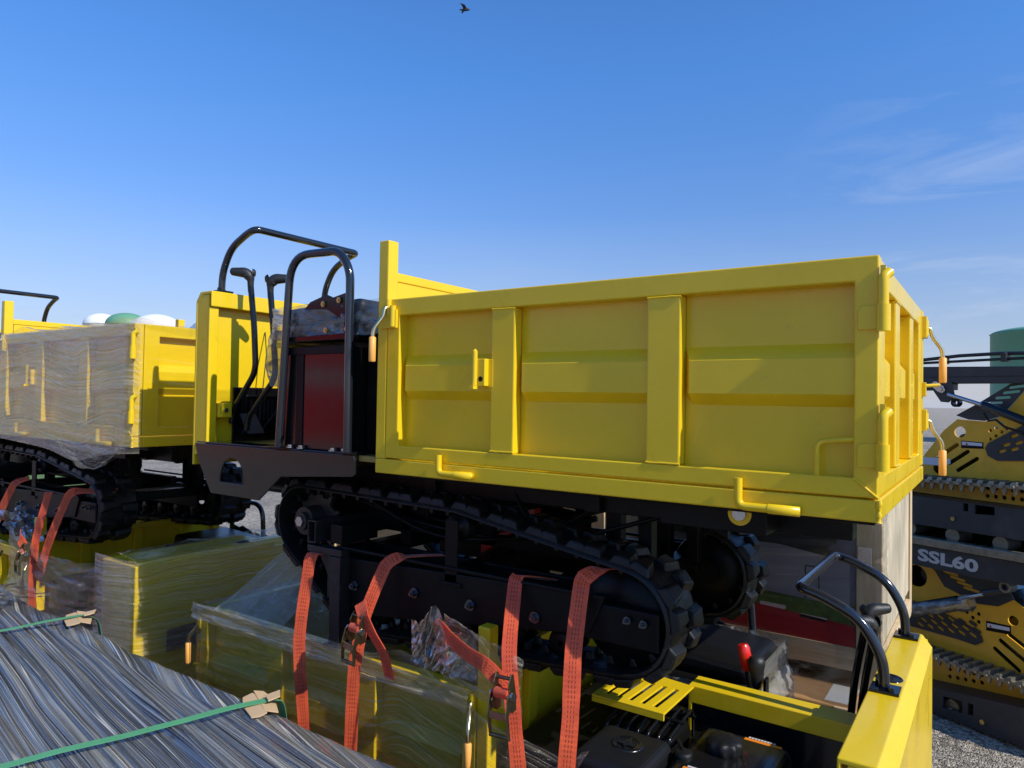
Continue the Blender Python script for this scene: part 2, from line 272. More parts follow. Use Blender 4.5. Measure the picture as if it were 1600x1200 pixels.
def ribbon(name, pts, widths, material, parent=None, org=(0, 0, 0), wd=.05, th=.0035, rounds=.02):
    """webbing along pts; widths = direction of the width at each point"""
    P0 = [Vector(p) for p in pts]; Wd = [Vector(w).normalized() for w in widths]
    # resample with catmull
    P1 = []; W1 = []
    for i in range(len(P0)-1):
        a = P0[max(i-1, 0)]; b = P0[i]; c = P0[i+1]; d = P0[min(i+2, len(P0)-1)]
        n = max(2, int((c-b).length/.02))
        for k in range(n):
            t = k/n; tens = .35
            m1 = (c-a)*tens; m2 = (d-b)*tens
            L = (c-b).length
            if m1.length > L: m1 *= L/m1.length
            if m2.length > L: m2 *= L/m2.length
            h = (2*t**3-3*t*t+1)*b+(t**3-2*t*t+t)*m1+(-2*t**3+3*t*t)*c+(t**3-t*t)*m2
            P1.append(h); W1.append(Wd[i].lerp(Wd[i+1], t))
    P1.append(P0[-1]); W1.append(Wd[-1]); n = len(P1)
    vs = []; uvv = []; s = 0
    for i in range(n):
        t = (P1[min(i+1, n-1)]-P1[max(i-1, 0)]).normalized(); w = (W1[i]-t*W1[i].dot(t)).normalized(); nn = t.cross(w)
        if i: s += (P1[i]-P1[i-1]).length
        w = w*(1+.06*fbm(s*8, 3)+.02*fbm(s*60, 8)); wob = nn*.0015*fbm(s*9, 1)
        for (a, b) in ((-.5, .5), (.5, .5), (.5, -.5), (-.5, -.5)): vs.append(P1[i]+w*wd*a+nn*th*b+wob)
        uvv.append(s)
    fs = []; uvf = []
    for i in range(n-1):
        for k in range(4):
            j = (k+1) % 4; fs.append((i*4+k, i*4+j, (i+1)*4+j, (i+1)*4+k)); ua = (0, 1, 1, 0)
            uvf += [(ua[k], uvv[i]), (ua[j], uvv[i]), (ua[j], uvv[i+1]), (ua[k], uvv[i+1])]
    me = bpy.data.meshes.new(name); me.from_pydata([PV(v, org) for v in vs], [], fs); uvl = me.uv_layers.new(name='UVMap')
    for k, q in enumerate(uvf): uvl.data[k].uv = q
    me.materials.append(M[material]); o = bpy.data.objects.new(name, me); COL.objects.link(o)
    if parent: o.parent = parent
    else: o.location = PV(org)+Vector((0, 0, GZ))
    return o
def text(name, body, size, material, org, mtx, parent=None, extrude=.001, bold=.0, align='LEFT', sx=1):
    cu = bpy.data.curves.new(name, 'FONT'); cu.body = body; cu.size = size; cu.extrude = extrude; cu.offset = bold; cu.align_x = align; cu.resolution_u = 3
    t = bpy.data.objects.new(name+'_c', cu); COL.objects.link(t); bpy.context.view_layer.update()
    me = bpy.data.meshes.new_from_object(t.evaluated_get(bpy.context.evaluated_depsgraph_get())); bpy.data.objects.remove(t)
    me.materials.clear(); me.materials.append(M[material]); me.transform(Matrix.Diagonal((sx, 1, 1, 1)))
    o = bpy.data.objects.new(name, me); COL.objects.link(o)
    if parent: o.parent = parent
    o.matrix_local = mtx; return o
def copy_tree(o, parent=None):
    kids = list(o.children); c = o.copy(); COL.objects.link(c); c.parent = parent
    for k in kids: copy_tree(k, c)
    return c

# ------------------------------------------------------------------ tracked dumper (u = length from tailgate to shield, w = width away from the camera, z up)
ZB = -.72; BW = 1.277; BL = 1.743; OR = (0, 0, ZB)
def B(mb, name, m_, par, bevel=0, **k): return mb.build(name, m_, par, OR, bevel, **k)
def panel(par, name, mapf, a0, a1, posts, endw):
    """framed pressed-steel wall: mapf(a, z, depth)->(u,w,z)"""
    fr = MB(); z0, z1 = .06, .668; fz0, fz1 = .108, .604
    fr.prism([(a0, z0), (a1, z0), (a1, z1), (a0, z1)], mapf, 0, .052, holes=[[(a0+endw[0], fz0), (a1-endw[1], fz0), (a1-endw[1], fz1), (a0+endw[0], fz1)]])
    root = B(fr, name, 'yellow', par, .004)
    cor = MB(); prof = [(fz0-.02, .046), (.285, .046), (.318, .014), (.412, .014), (.452, .046), (fz1+.02, .046)]
    edges = [a0+endw[0]]+[x for p in posts for x in p]+[a1-endw[1]]
    for k in range(0, len(edges), 2):
        A, Bb = edges[k]-.004, edges[k+1]+.012; e = .0
        # ridge faces with tapered ends
        rows = []
        for (z, d) in prof:
            rows.append([(A, z, d), (A+.012, z, d), (Bb-.034, z, d), (Bb-.012, z, .046 if d < .04 else d)])
        vs = [mapf(*q) for r in rows for q in r]; fs = [(i*4+j, i*4+j+1, (i+1)*4+j+1, (i+1)*4+j) for i in range(len(rows)-1) for j in range(3)]
        cor.add(vs, fs)
        cor.prism([(A, fz0-.02), (Bb, fz0-.02), (Bb, fz1+.02), (A, fz1+.02)], mapf, .0485, .051)
    B(cor, 'pressed_sheet', 'yellow', root)
    for p in posts:
        q = MB(); q.prism([(p[0], fz0-.0), (p[1], fz0), (p[1], fz1), (p[0], fz1)], mapf, .001, .045); B(q, 'stiffener', 'yellow', root, .005)
    # weld beads along the frame mitre and the stiffener feet
    rnd = random.Random(3)
    for p in posts:
        for z in (fz0+.004, fz1-.004):
            wb = MB(); n = 7; wb.tube([mapf(p[0]+(p[1]-p[0])*k/n, z+rnd.uniform(-.001, .001), .0015) for k in range(n+1)], .0035, 6); B(wb, 'weld_bead', 'yellow', root)
    return root
def latch(par, c, out, side, grip='grip_orange', gl=.10):
    """over-centre latch: bent rod with a plastic grip. c top point, out = outward unit, side = sideways unit"""
    c = Vector(c); o = Vector(out); s = Vector(side); z = Vector((0, 0, 1))
    r = MB(); r.tube(fillet([c-o*.01, c+o*.012, c+o*.018-z*.035, c+o*.05+s*.01-z*.085, c+o*.052+s*.012-z*.125], .015, 4), .0075, 10)
    h = B(r, 'latch_rod', 'zinc_gold', par)
    p = c+o*.052+s*.012-z*.115; g = MB(); g.tube([p, p-z*.004, p-z*(gl-.004), p-z*gl], [.009, .0135, .0135, .011], 12); B(g, 'latch_grip', grip, h)
    k = MB(); k.tube([c-z*.03-o*.004, c+z*.03-o*.004], .011, 10); B(k, 'latch_bracket', 'yellow', h)
def make_dumper():
    root = empty('tracked_dumper', (0, 0, ZB))
    # --- dump box
    sill = MB(); sill.box(0, BL, 0, .06, 0, .055); sill.box(0, BL, BW-.06, BW, 0, .055); sill.box(0, .06, .06, BW-.06, 0, .0548); sill.box(BL-.06, BL, .06, BW-.06, 0, .0548); sill.box(.06, BL-.06, .06, BW-.06, .02, .05)
    sl_ = B(sill, 'box_floor', 'yellow', root, .004)
    L1 = 1.69
    side = panel(root, 'side_panel', lambda a, z, d: (a, d, z), .001, L1, [(.515, .62), (1.098, 1.195)], (.056, .062))
    far = panel(root, 'side_panel', lambda a, z, d: (a, BW-d, z), .001, L1, [(.515, .62), (1.098, 1.195)], (.056, .062))
    tg = panel(root, 'tailgate', lambda a, z, d: (d+.004, a, z), .056, BW-.056, [(.40, .50), (.82, .92)], (.085, .085))
    hb = MB(); hb.box(1.70, 1.712, .06, BW-.06, .055, .78); hb.box(1.695, 1.735, .055, BW-.055, .745, .78)
    hbo = B(hb, 'headboard', 'yellow', root, .003)
    for w0 in (0, BW-.055):
        p = MB(); p.box(1.692, BL, w0, w0+.055, .055, .90); B(p, 'corner_post', 'yellow', root, .005)
    for k in range(3):
        w0 = .25+k*.35; p = MB(); p.box(1.712, 1.74, w0, w0+.06, .055, .745); B(p, 'stiffener', 'yellow', hbo, .004)
    # hinges on the tailgate corner
    for zc in (.535, .19):
        h = MB(); h.prism([(-.004, zc-.055), (.048, zc-.055), (.048, zc-.005), (.040, zc+.006), (-.004, zc+.006)], lambda a, b, d: (a, d, b), -.007, .001)
        hp = B(h, 'hinge_plate', 'yellow', side, .002)
        t = MB(); t.tube([(-.010, -.012, zc-.06), (-.010, -.012, zc+.006)], .0165, 14); B(t, 'hinge_sleeve', 'yellow', hp, .001)
        t = MB(); t.tube(fillet([(-.010, -.012, zc+.006), (-.010, -.012, zc+.075), (-.022, .004, zc+.088)], .01, 3), .0125, 12); t.box(-.014, -.002, -.004, .004, zc+.075, zc+.105); B(t, 'hinge_pin', 'yellow', hp)
    wb = MB(); rnd = random.Random(8); wb.tube([(.056-.056*k/9, -.001+rnd.uniform(-.001, .001), .108-.048*k/9) for k in range(10)], [.004+rnd.uniform(-.001, .0015) for k in range(10)], 6); B(wb, 'weld_bead', 'yellow', side)
    wb = MB(); wb.tube([(-.001+rnd.uniform(-.002, .002), .001, .056-.006*k) for k in range(10)], [.006+rnd.uniform(-.002, .003) for k in range(10)], 6); B(wb, 'weld_bead', 'yellow', sl_)
    latch(far, (1.68, BW+.012, .635), (.25, 1, 0), (1, 0, 0), gl=.095)
    # mid-panel spring latch
    lt = MB(); lt.prism([(1.205, .335), (1.245, .335), (1.25, .345), (1.25, .43), (1.205, .43)], lambda a, b, d: (a, d, b), -.022, .016); lt.box(1.185, 1.207, .0, .03, .33, .43); lb = B(lt, 'pin_bracket', 'yellow', side, .003)
    lt = MB(); lt.tube([(1.245, -.026, .338), (1.245, -.026, .455)], .0095, 12); lt.tube([(1.245, -.026, .455), (1.245, -.026, .463)], [.0095, .004], 12); lt.box(1.236, 1.254, -.045, -.02, .325, .337); B(lt, 'lock_pin', 'yellow', side)
    lt = MB(); lt.disc((1.222, -.0225, .36), (0, 1, 0), .009, .003, 12); B(lt, 'pin_hole', 'chassis_black', side)
    # rope hook rods along the sill
    for (u0, z0, z1, ln) in ((1.408, .088, .022, .15), (.34, .088, .012, .16)):
        r = MB(); r.tube(fillet([(u0, -.016, z0), (u0, -.016, z1), (u0-ln*.62, -.016, z1)], .022, 5), .0115, 12); hk = B(r, 'prop_rod', 'yellow', sl_)
        r = MB(); r.tube([(u0-ln*.5, -.016, z1), (u0-ln, -.016, z1), (u0-ln-.001, -.016, z1), (u0-ln*.98, -.016, z1)], [.0132, .0132, .010, .009], 14); r.box(u0-ln*.9, u0-ln*.6, -.014, .001, z1-.004, z1+.012); B(r, 'rod_socket', 'yellow', hk)
    r = MB(); r.tube(fillet([(.145, .012, .104), (.145, .012, .195), (.05, .012, .205)], .022, 5), .0075, 10); B(r, 'loop_bar', 'yellow', side)
    latch(side, (1.68, -.012, .635), (.25, -1, 0), (1, 0, 0), gl=.095)
    kb = MB(); kb.box(1.635, 1.72, -.014, -.001, .555, .625); kb.tube([(1.652, -.012, .56), (1.652, -.012, .64)], .012, 10); B(kb, 'latch_plate', 'yellow', side, .002)
    for zc in (.60, .235): latch(tg, (-.012, BW-.012, zc), (-1, .45, 0), (0, 1, 0))
    kb = MB(); kb.box(-.012, .003, BW-.05, BW-.02, .33, .385); kb.tube([(-.01, BW-.03, .372), (-.055, BW-.005, .376)], .007, 8); B(kb, 'tailgate_catch', 'yellow', tg, .002)
    for zc in (.60, .235): kb = MB(); kb.box(-.014, .0035, BW-.05, BW+.006, zc-.04, zc+.045); B(kb, 'latch_plate', 'yellow', tg, .002)
    # --- chassis
    c = MB()
    for w0 in (.28, .93): c.box(.1, 2.9, w0, w0+.07, -.10, -.02)
    for u0 in (.32, .9, 1.65, 2.25, 2.7): c.box(u0, u0+.06, .25, 1.03, -.101, -.021)
    c.box(.30, .62, .12, .34, -.085, -.004); c.box(.30, .62, .93, 1.15, -.085, -.004)
    c.box(.02, BL-.02, .10, .16, -.022, -.001); c.box(.02, BL-.02, BW-.16, BW-.10, -.022, -.001)
    ch = B(c, 'chassis', 'chassis_black', root, .003)
    for w0 in (.118, 1.159):
        d = MB(); d.disc((.375, w0, -.03), (0, 1, 0), .034, .006); B(d, 'pivot_ring', 'yellow', ch); d = MB(); d.disc((.375, w0+(-.004 if w0 < .5 else .004), -.03), (0, 1, 0), .019, .014); B(d, 'pivot_pin', 'steel', ch)
    c = MB()
    for u0, u1 in ((.88, .94), (.76, .81), (1.9, 1.96)):
        for w0 in (.38, .85): c.box(u0, u1, w0, w0+.05, -.36, -.10)
    for u0 in (.85, 1.45, 2.05): c.box(u0, u0+.07, .16, 1.12, -.42, -.36)
    c.box(.9, 2.4, .50, .54, -.34, -.28); c.box(.9, 2.4, .74, .78, -.34, -.28); c.box(2.02, 2.09, .09, .3, -.33, -.25)
    B(c, 'subframe', 'chassis_black', root, .003)
    e = MB(); e.box(1.80, 2.75, .38, .90, -.30, .05); e.box(1.5, 1.8, .45, .85, -.28, -.10); e.tube([(1.55, .62, -.2), (1.2, .62, -.24)], .07, 14); e.tube([(2.3, .42, -.2), (1.7, .40, -.24), (1.4, .42, -.14)], .014, 8); e.tube([(2.2, .44, -.1), (1.6, .42, -.2), (1.1, .5, -.1)], .011, 8); e.tube(fillet([(2.6, .30, -.05), (2.1, .27, -.14), (1.7, .30, -.30), (1.2, .34, -.24), (.9, .36, -.06)], .2, 5), .010, 8); e.tube(fillet([(2.5, .33, -.10), (1.9, .33, -.24), (1.35, .37, -.28), (1.0, .42, -.15)], .2, 5), .013, 8); e.tube(fillet([(1.3, .30, -.02), (1.22, .26, -.16), (1.05, .30, -.22), (.7, .30, -.10)], .1, 5), .009, 8)
    B(e, 'gearbox', 'chassis_black', root, .008)
    r = MB(); r.hexa([(1.60, .50, -.38), (1.60, .56, -.38), (1.33, .56, -.20), (1.33, .50, -.20), (1.60, .50, -.30), (1.60, .56, -.30), (1.33, .56, -.12), (1.33, .50, -.12)])
    r.hexa([(1.40, .60, -.20), (1.40, .66, -.20), (1.05, .66, -.06), (1.05, .60, -.06), (1.40, .60, -.10), (1.40, .66, -.10), (1.05, .66, -.025), (1.05, .60, -.025)])
    B(r, 'lift_arm', 'red_paint', root, .004)
    r = MB(); r.tube([(1.55, .64, -.33), (1.25, .64, -.2)], .035, 16); r.tube([(1.25, .64, -.2), (.75, .64, -.04)], .018, 12); B(r, 'lift_cylinder', 'gloss_black', root)
    # --- tracks
    C = [(2.33, -.27, .150), (1.45, -.195, .055), (.765, -.42, .165), (1.98, -.60, .075)]
    th = []; n = len(C)
    for i in range(n):
        a = C[i]; b = C[(i+1) % n]; D = hypot(b[0]-a[0], b[1]-a[1]); th.append(atan2(b[1]-a[1], b[0]-a[0])-acos((a[2]-b[2])/D))
    path = []
    for i in range(n):
        f0 = th[i-1]; f1 = th[i]
        while f1 < f0-1e-6: f1 += 2*pi
        k = max(3, int((f1-f0)/.12))
        arc = [(C[i][0]+C[i][2]*cos(f0+(f1-f0)*j/k), C[i][1]+C[i][2]*sin(f0+(f1-f0)*j/k)) for j in range(k+1)]
        path += arc
    # resample evenly
    P_ = [Vector((x, z, 0)) for x, z in path]+[Vector((*path[0], 0))]; seg = [(P_[i+1]-P_[i]).length for i in range(len(P_)-1)]; tot = sum(seg); NL = 50; NS = NL*4
    def at(s):
        s %= tot
        for i, l in enumerate(seg):
            if s <= l or i == len(seg)-1: t = s/max(l, 1e-9); p = P_[i].lerp(P_[i+1], min(t, 1)); d = (P_[i+1]-P_[i]).normalized(); return p, d
            s -= l
    pts = []
    for i in range(NS):
        s = tot*i/NS; p, _ = at(s); a, _ = at(s+.02); b, _ = at(s-.02); d = (a-b).normalized(); pts.append((p, d, Vector((d.y, -d.x, 0))))
    def tread(w0, w1):
        mb = MB(); T = .022; vs = []; 
        for i in range(NS):
            p, d, nn = pts[i]; bulge = .0
            for (w, o) in ((w0, 0), (w0+.012, T*.8), (w0+.035, T), (w1-.035, T), (w1-.012, T*.8), (w1, 0), (w1-.03, -.004), (w0+.03, -.004)):
                q = p+nn*o; vs.append((q.x, w, q.y))
        K = 8; fs = [(i*K+k, i*K+(k+1) % K, ((i+1) % NS)*K+(k+1) % K, ((i+1) % NS)*K+k) for i in range(NS) for k in range(K)]
        mb.add(vs, fs, False)
        mid = (w0+w1)/2; hw = (w1-w0)/2
        for i in range(NL):
            p, d, nn = pts[i*4]; H = .026; s1 = -1 if i % 2 else 1
            for sgn in (-1, 1):
                e0 = mid+sgn*(.012 if sgn == s1 else .030); e1 = mid+sgn*(hw-.004); off = d*(.014 if sgn == s1 else -.010)
                def Q(a, w, h): v = p+off+d*a+nn*h; return (v.x, w, v.y)
                la, lb = .031, .043   # narrow at the middle, flared at the edge
                mb.hexa([Q(-la, e0, T-.004), Q(la, e0, T-.004), Q(lb+.006, e1, T-.008), Q(-lb+.006, e1, T-.008), Q(-la*.55, e0, T+H), Q(la*.55, e0, T+H), Q(lb*.6+.006, e1-sgn*.008, T+H*.86), Q(-lb*.6+.006, e1-sgn*.008, T+H*.86)])
                # link bulge between lugs
            for sgn in (-1, 1):   # drive guides inside
                def Q2(a, w, h): v = p+d*a+nn*h; return (v.x, w, v.y)
                a0 = mid+sgn*.022; a1 = mid+sgn*.048
                mb.hexa([Q2(-.016, a0, -.003), Q2(.016, a0, -.003), Q2(.016, a1, -.003), Q2(-.016, a1, -.003), Q2(-.008, a0, -.034), Q2(.008, a0, -.034), Q2(.008, a1, -.034), Q2(-.008, a1, -.034)])
        return mb
    for sgn, w0, w1 in ((1, .12, .35), (-1, BW-.35, BW-.12)):
        o_ = w0 if sgn == 1 else w1; D_ = lambda x: o_+sgn*x       # D_(x): x inward from the outer edge
        tk = B(tread(w0, w1), 'rubber_track', 'rubber', root, .006)
        # sprocket with teeth
        sp = MB(); NT = 11; poly = []
        for k in range(NT):
            for (da, r) in ((-.10, .118), (-.045, .145), (.045, .145), (.10, .118), (.20, .104)):
                t = 2*pi*k/NT+da; poly.append((2.33+r*cos(t), -.27+r*sin(t)))
        sp.prism(poly, lambda a, b, d: (a, D_(d), b), .100, .118); sp.disc((2.33, D_(.07), -.27), (0, 1, 0), .062, .09); sp.disc((2.33, D_(.02), -.27), (0, 1, 0), .040, .03)
        sk = B(sp, 'drive_sprocket', 'sprocket_steel', root, .002)
        q = MB(); q.disc((2.33, D_(.006), -.27), (0, 1, 0), .024, .02, 6); B(q, 'hub_nut', 'steel', sk)
        idl = MB(); idl.lathe((.765, D_(.115), -.42), (0, 1, 0), [(.05, -.05), (.155, -.045), (.160, -.03), (.160, -.008), (.125, -.004), (.125, .004), (.160, .008), (.160, .03), (.155, .045), (.05, .05)], 36)
        idl.disc((.765, D_(.115), -.42), (0, 1, 0), .05, .16); B(idl, 'front_idler', 'chassis_black', root)
        cr_ = MB(); cr_.lathe((1.45, D_(.05), -.195), (0, 1, 0), [(.012, -.05), (.024, -.05), (.024, -.02), (.052, -.02), (.055, -.012), (.055, .06), (.045, .07), (.01, .07)], 24); cro = B(cr_, 'carrier_roller', 'chassis_black', root)
        br = MB(); br.box(1.415, 1.475, D_(-.012), D_(-.002), -.40, -.165); br.box(1.39, 1.50, D_(-.02), D_(.03), -.41, -.395); B(br, 'roller_bracket', 'chassis_black', cro, .003)
        fr = MB(); fr.prism([(.86, -.475), (.80, -.34), (2.02, -.385), (2.10, -.35), (2.10, -.50), (1.95, -.58), (1.85, -.60)], lambda a, b, d: (a, D_(d), b), -.012, .02)
        fr.prism([(.62, -.49), (.62, -.37), (.97, -.37), (.97, -.49)], lambda a, b, d: (a, D_(d), b), -.002, .03)
        fr.box(.80, 2.05, D_(.03), D_(.20), -.42, -.39); fr.box(.80, 2.06, D_(-.022), D_(-.008), -.352, -.338); fr.box(.9, 2.2, D_(.2), D_(.222), -.52, -.36)
        fr.prism([(2.05, -.50), (2.05, -.36), (2.25, -.24), (2.38, -.24), (2.38, -.31)], lambda a, b, d: (a, D_(d), b), .16, .19)
        fo = B(fr, 'track_frame', 'chassis_black', root, .005)
        for (a, b, k) in ((1.62, -.465, 1), (1.345, -.463, 1), (1.065, -.455, 1), (1.95, -.49, 1), (.72, -.40, .62), (.665, -.402, .62)):
            q = MB(); q.disc((a, D_(-.016), b), (0, 1, 0), .020*k, .008); q.disc((a, D_(-.026), b), (0, 1, 0), .013*k, .02, 6); q.disc((a, D_(-.034), b), (0, 1, 0), .006*k, .022, 10)
            B(q, 'roller_bolt', 'bolt_dark', fo, .001)
        for a in (1.0, 1.22, 1.44, 1.66, 1.86):
            z_ = -.585-(a-.765)*.062+.052; q = MB(); q.lathe((a, D_(.115), z_), (0, 1, 0), [(.01, -.07), (.045, -.07), (.050, -.06), (.050, -.03), (.036, -.02), (.036, .02), (.050, .03), (.050, .06), (.045, .07), (.01, .07)], 20); B(q, 'track_roller', 'chassis_black', root)
    # --- operator end
    dk = MB(); dk.box(1.76, 2.93, .02, BW-.02, .035, .058); B(dk, 'deck', 'deck', root, .002)
    halfmoon = [(2.66+.095*cos(t*pi/14), -.115+.115*sin(t*pi/14)) for t in range(15)]
    for w0, s in ((.0, 1), (BW, -1)):
        sk_ = MB(); sk_.prism([(2.965, .055), (1.86, .06), (1.853, .04), (1.853, -.018), (1.862, -.027), (2.306, -.059), (2.457, -.176), (2.823, -.174), (2.93, -.03)], lambda a, b, d: (a, w0+s*d, b), -.004, .004, holes=[halfmoon])
        sk_.box(1.853, 2.955, min(w0, w0+s*.1), max(w0, w0+s*.1), .0585, .066); sk_.box(1.853, 1.861, min(w0, w0+s*.2), max(w0, w0+s*.2), -.02, .058)
        so_ = B(sk_, 'side_skirt', 'plate_black', root, .003)
        q = MB(); q.box(2.45, 2.85, min(w0+s*.17, w0+s*.3), max(w0+s*.17, w0+s*.3), -.17, .02); B(q, 'side_tank', 'gloss_black', so_, .02)
    # engine housing under the seat
    hs = MB(); hs.prism([(1.905, .067), (2.325, .067), (2.325, .495), (1.905, .495)], lambda a, b, d: (a, d, b), .022, .45, holes=[])
    ho = B(hs, 'engine_housing', 'plate_black', root, .004)
    q = MB(); q.box(2.20, 2.245, .017, .0225, .067, .47); q.box(1.90, 2.33, .012, .0225, .468, .50); q.box(1.893, 1.905, .010, .03, .067, .50); B(q, 'housing_trim', 'chassis_black', ho, .002)
    q = MB(); q.box(1.75, 1.903, .10, .45, .067, .60); q.box(1.78, 2.6, .46, 1.22, .066, .50); B(q, 'hydraulic_tank', 'chassis_black', root, .01)
    for u0 in (2.26, 2.19, 1.99, 1.925):
        q = MB(); q.disc((u0, .006, .078), (0, 0, 1), .013, .008, 6); q.disc((u0, .006, .071), (0, 0, 1), .018, .004, 12); B(q, 'deck_bolt', 'steel', ho)
    # seat: cushion, folded back, brackets, plastic bag
    st = MB(); st.box(1.93, 2.40, .04, .48, .52, .60); so2 = B(st, 'seat_cushion', 'seat_vinyl', root, .025, bseg=4)
    st = MB(); st.hexa([(1.90, .05, .60), (2.42, .05, .60), (2.42, .47, .60), (1.90, .47, .60), (1.90, .05, .70), (2.40, .05, .675), (2.40, .47, .675), (1.90, .47, .70)]); B(st, 'seat_back', 'seat_vinyl', so2, .03, bseg=4)
    st = MB(); st.prism([(1.90, .655), (1.94, .715), (2.02, .70), (2.06, .715), (2.16, .69), (2.2, .66), (2.06, .655), (1.95, .60), (1.95, .55), (2.33, .545), (2.33, .525), (1.90, .525)], lambda a, b, d: (a, d, b), .012, .022); B(st, 'seat_bracket', 'gloss_black', so2, .002)
    for a, b in ((2.07, .675), (1.975, .685), (2.05, .565), (1.925, .565)):
        q = MB(); q.disc((a, .007, b), (0, 1, 0), .013, .008, 6); q.disc((a, .002, b), (0, 1, 0), .006, .008, 8); B(q, 'bracket_bolt', 'bolt_gold', so2)
    def bag(a, b):
        t = a*1.25-.12; u0 = 2.44-.60*t; w0 = .03
        if a < .12: u0 = 2.45; w0 = .03+.4*(.12-a)/.12
        z_ = .54+.14*b; k = .016*fbm(u0*14, z_*22, 3)+.008*fbm(u0*40, z_*34, 9)
        return (u0+.5*k, w0-.008+k, z_+.008*fbm(u0*9, 4))
    sheet('seat_bag', 'film_bag', bag, 70, 26, so2, OR, (.7, .15))
    def bag2(a, b):
        pth = [(1.90, .50), (2.45, .50), (2.45, .03)]; s = a*1.02
        u0, w0 = (1.90+s, .505) if s < .55 else (2.45, .505-(s-.55))
        k = .03*abs(noise.noise(Vector((s*6+b*2, b*3, 3))))+.008*abs(noise.noise(Vector((s*16, b*8, 9)))); out_ = .035*sin(pi*b)+k-.01
        return (u0+(out_ if s >= .53 else 0), w0+(out_ if s < .57 else 0), .33+.255*b+.01*fbm(s*9, 4))
    sheet('seat_bag', 'film_grey', bag2, 80, 36, so2, OR, (1.0, .26))
    st = MB(); st.box(2.36, 2.43, .05, .3, .505, .528); B(st, 'seat_slide', 'yellow', so2, .002)
    # side grab rail (loop in the length direction)
    r = MB(); r.tube(fillet([(2.325, -.004, .066), (2.29, -.004, .62), (2.27, -.004, .895), (1.965, -.004, .885), (1.90, -.004, .80), (1.895, -.004, .066)], .12, 8), .0175, 14)
    g = B(r, 'side_grab_rail', 'rail_black', root); q = MB(); q.box(2.28, 2.37, -.03, .04, .0662, .073); q.box(1.85, 1.94, -.03, .04, .0662, .073); B(q, 'rail_foot', 'gloss_black', g, .002)
    # shield
    s_ = MB(); s_.box(2.915, 2.928, .0021, BW-.0021, .06, .7745)
    s_.prism([(2.86, .715), (2.86, .79), (2.955, .79), (2.99, .745), (2.99, -.05), (2.975, -.05), (2.975, .735), (2.93, .775), (2.87, .775), (2.87, .715)], lambda a, b, d: (a, d, b), 0, BW)
    s_.box(2.885, 2.9745, .0015, .012, .0, .7745); s_.box(2.885, 2.9745, BW-.012, BW-.0015, .0, .7745); s_.box(2.875, 2.889, .001, .05, .06, .716); s_.box(2.875, 2.889, BW-.05, BW-.001, .06, .716)
    sh = B(s_, 'front_shield', 'yellow', root, .004)
    q = MB(); q.box(2.902, 2.916, .16, .52, .06, .33); q.box(2.88, 2.903, .22, .46, .10, .29)
    qq = B(q, 'pedal_box', 'gloss_black', sh, .004)
    q = MB()
    for k in range(8): q.box(2.876, 2.8805, .24+.025*k, .252+.025*k, .16, .27)
    B(q, 'grille', 'grip_black', qq)
    q = MB(); q.box(2.86, 2.916, .055, .125, .18, .25); B(q, 'shield_bracket', 'yellow', sh, .005); q = MB(); q.disc((2.857, .09, .215), (1, 0, 0), .012, .008, 6); B(q, 'bracket_bolt', 'steel', sh)
    q = MB(); q.hexa([(2.78, .17, .10), (2.78, .26, .10), (2.80, .26, .10), (2.80, .17, .10), (2.86, .17, .20), (2.86, .26, .20), (2.875, .26, .195), (2.875, .17, .195)]); q.tube([(2.83, .215, .15), (2.90, .215, .10)], .012, 8); B(q, 'foot_pedal', 'grip_black', root, .008)
    q = MB(); q.tube([(2.85, .27, .12), (2.84, .30, .5), (2.91, .34, .62)], .003, 6); q.tube([(2.9, .45, .6), (2.78, .42, .40), (2.84, .36, .2), (2.88, .3, .1)], .004, 6); B(q, 'control_cable', 'grip_black', root)
    # shield handrail
    hp = [(0, 0), (.005, .10), (.07, .215), (.20, .272), (.262, .285)]
    pts_ = [(2.905-a, .08, .79+b) for a, b in hp]+[(2.905-a, .72, .79+b) for a, b in reversed(hp)]
    r = MB(); r.tube(fillet(pts_, .06, 6), .017, 14); g = B(r, 'handrail', 'rail_black', root)
    for w0 in (.08, .72):
        q = MB(); q.box(2.865, 2.95, w0-.04, w0+.04, .7905, .80); q.disc((2.925, w0+.025, .806), (0, 0, 1), .011, .012, 6); q.disc((2.885, w0-.025, .806), (0, 0, 1), .011, .012, 6); B(q, 'rail_foot', 'gloss_black', g, .002)
    # cup hole on shield
    q = MB(); q.lathe((2.905, .60, .791), (0, 0, 1), [(.028, 0), (.034, .004), (.040, .003), (.042, 0)], 24); q.disc((2.905, .60, .7905), (0, 0, 1), .029, .002); B(q, 'cap_ring', 'gloss_black', sh)
    # travel levers
    for pth, gd, w_ in (([(2.90, .15, .15), (2.885, .15, .218), (2.715, .15, .407), (2.735, .15, .62), (2.772, .15, .83)], (.78, -.62, .03), 0), ([(2.79, .16, .12), (2.78, .16, .18), (2.575, .16, .376), (2.60, .16, .60), (2.63, .16, .79)], (-.80, .6, .02), 1)):
        r = MB(); r.tube(fillet(pth, .05, 5), .0145, 12); lv = B(r, 'travel_lever', 'gloss_black', root)
        e_ = Vector(pth[-1]); d = Vector((.06, 0, 1)).normalized(); G_ = Vector(gd).normalized()
        gp = fillet([e_-d*.035, e_+d*.035, e_+d*.06+G_*.02, e_+d*.062+G_*.085], .035, 5); rr = [.0135]+[.016+.009*min(1, i/4) for i in range(len(gp)-2)]+[.0195]
        q = MB(); q.tube(gp, rr, 14); q.lathe(gp[-1], G_, [(.0195, 0), (.017, .006), (.010, .011), (.001, .012)], 14); q.lathe(e_+d*.06-G_*.012, -G_, [(.022, 0), (.016, .010), (.001, .014)], 14)
        B(q, 'lever_grip', 'grip_black', lv)
    # inner console lip on the far side, engine, air filter, tank, muffler, hand levers
    WE = lambda w: 1.327-w           # far-side positions, counted from the outside of the far side
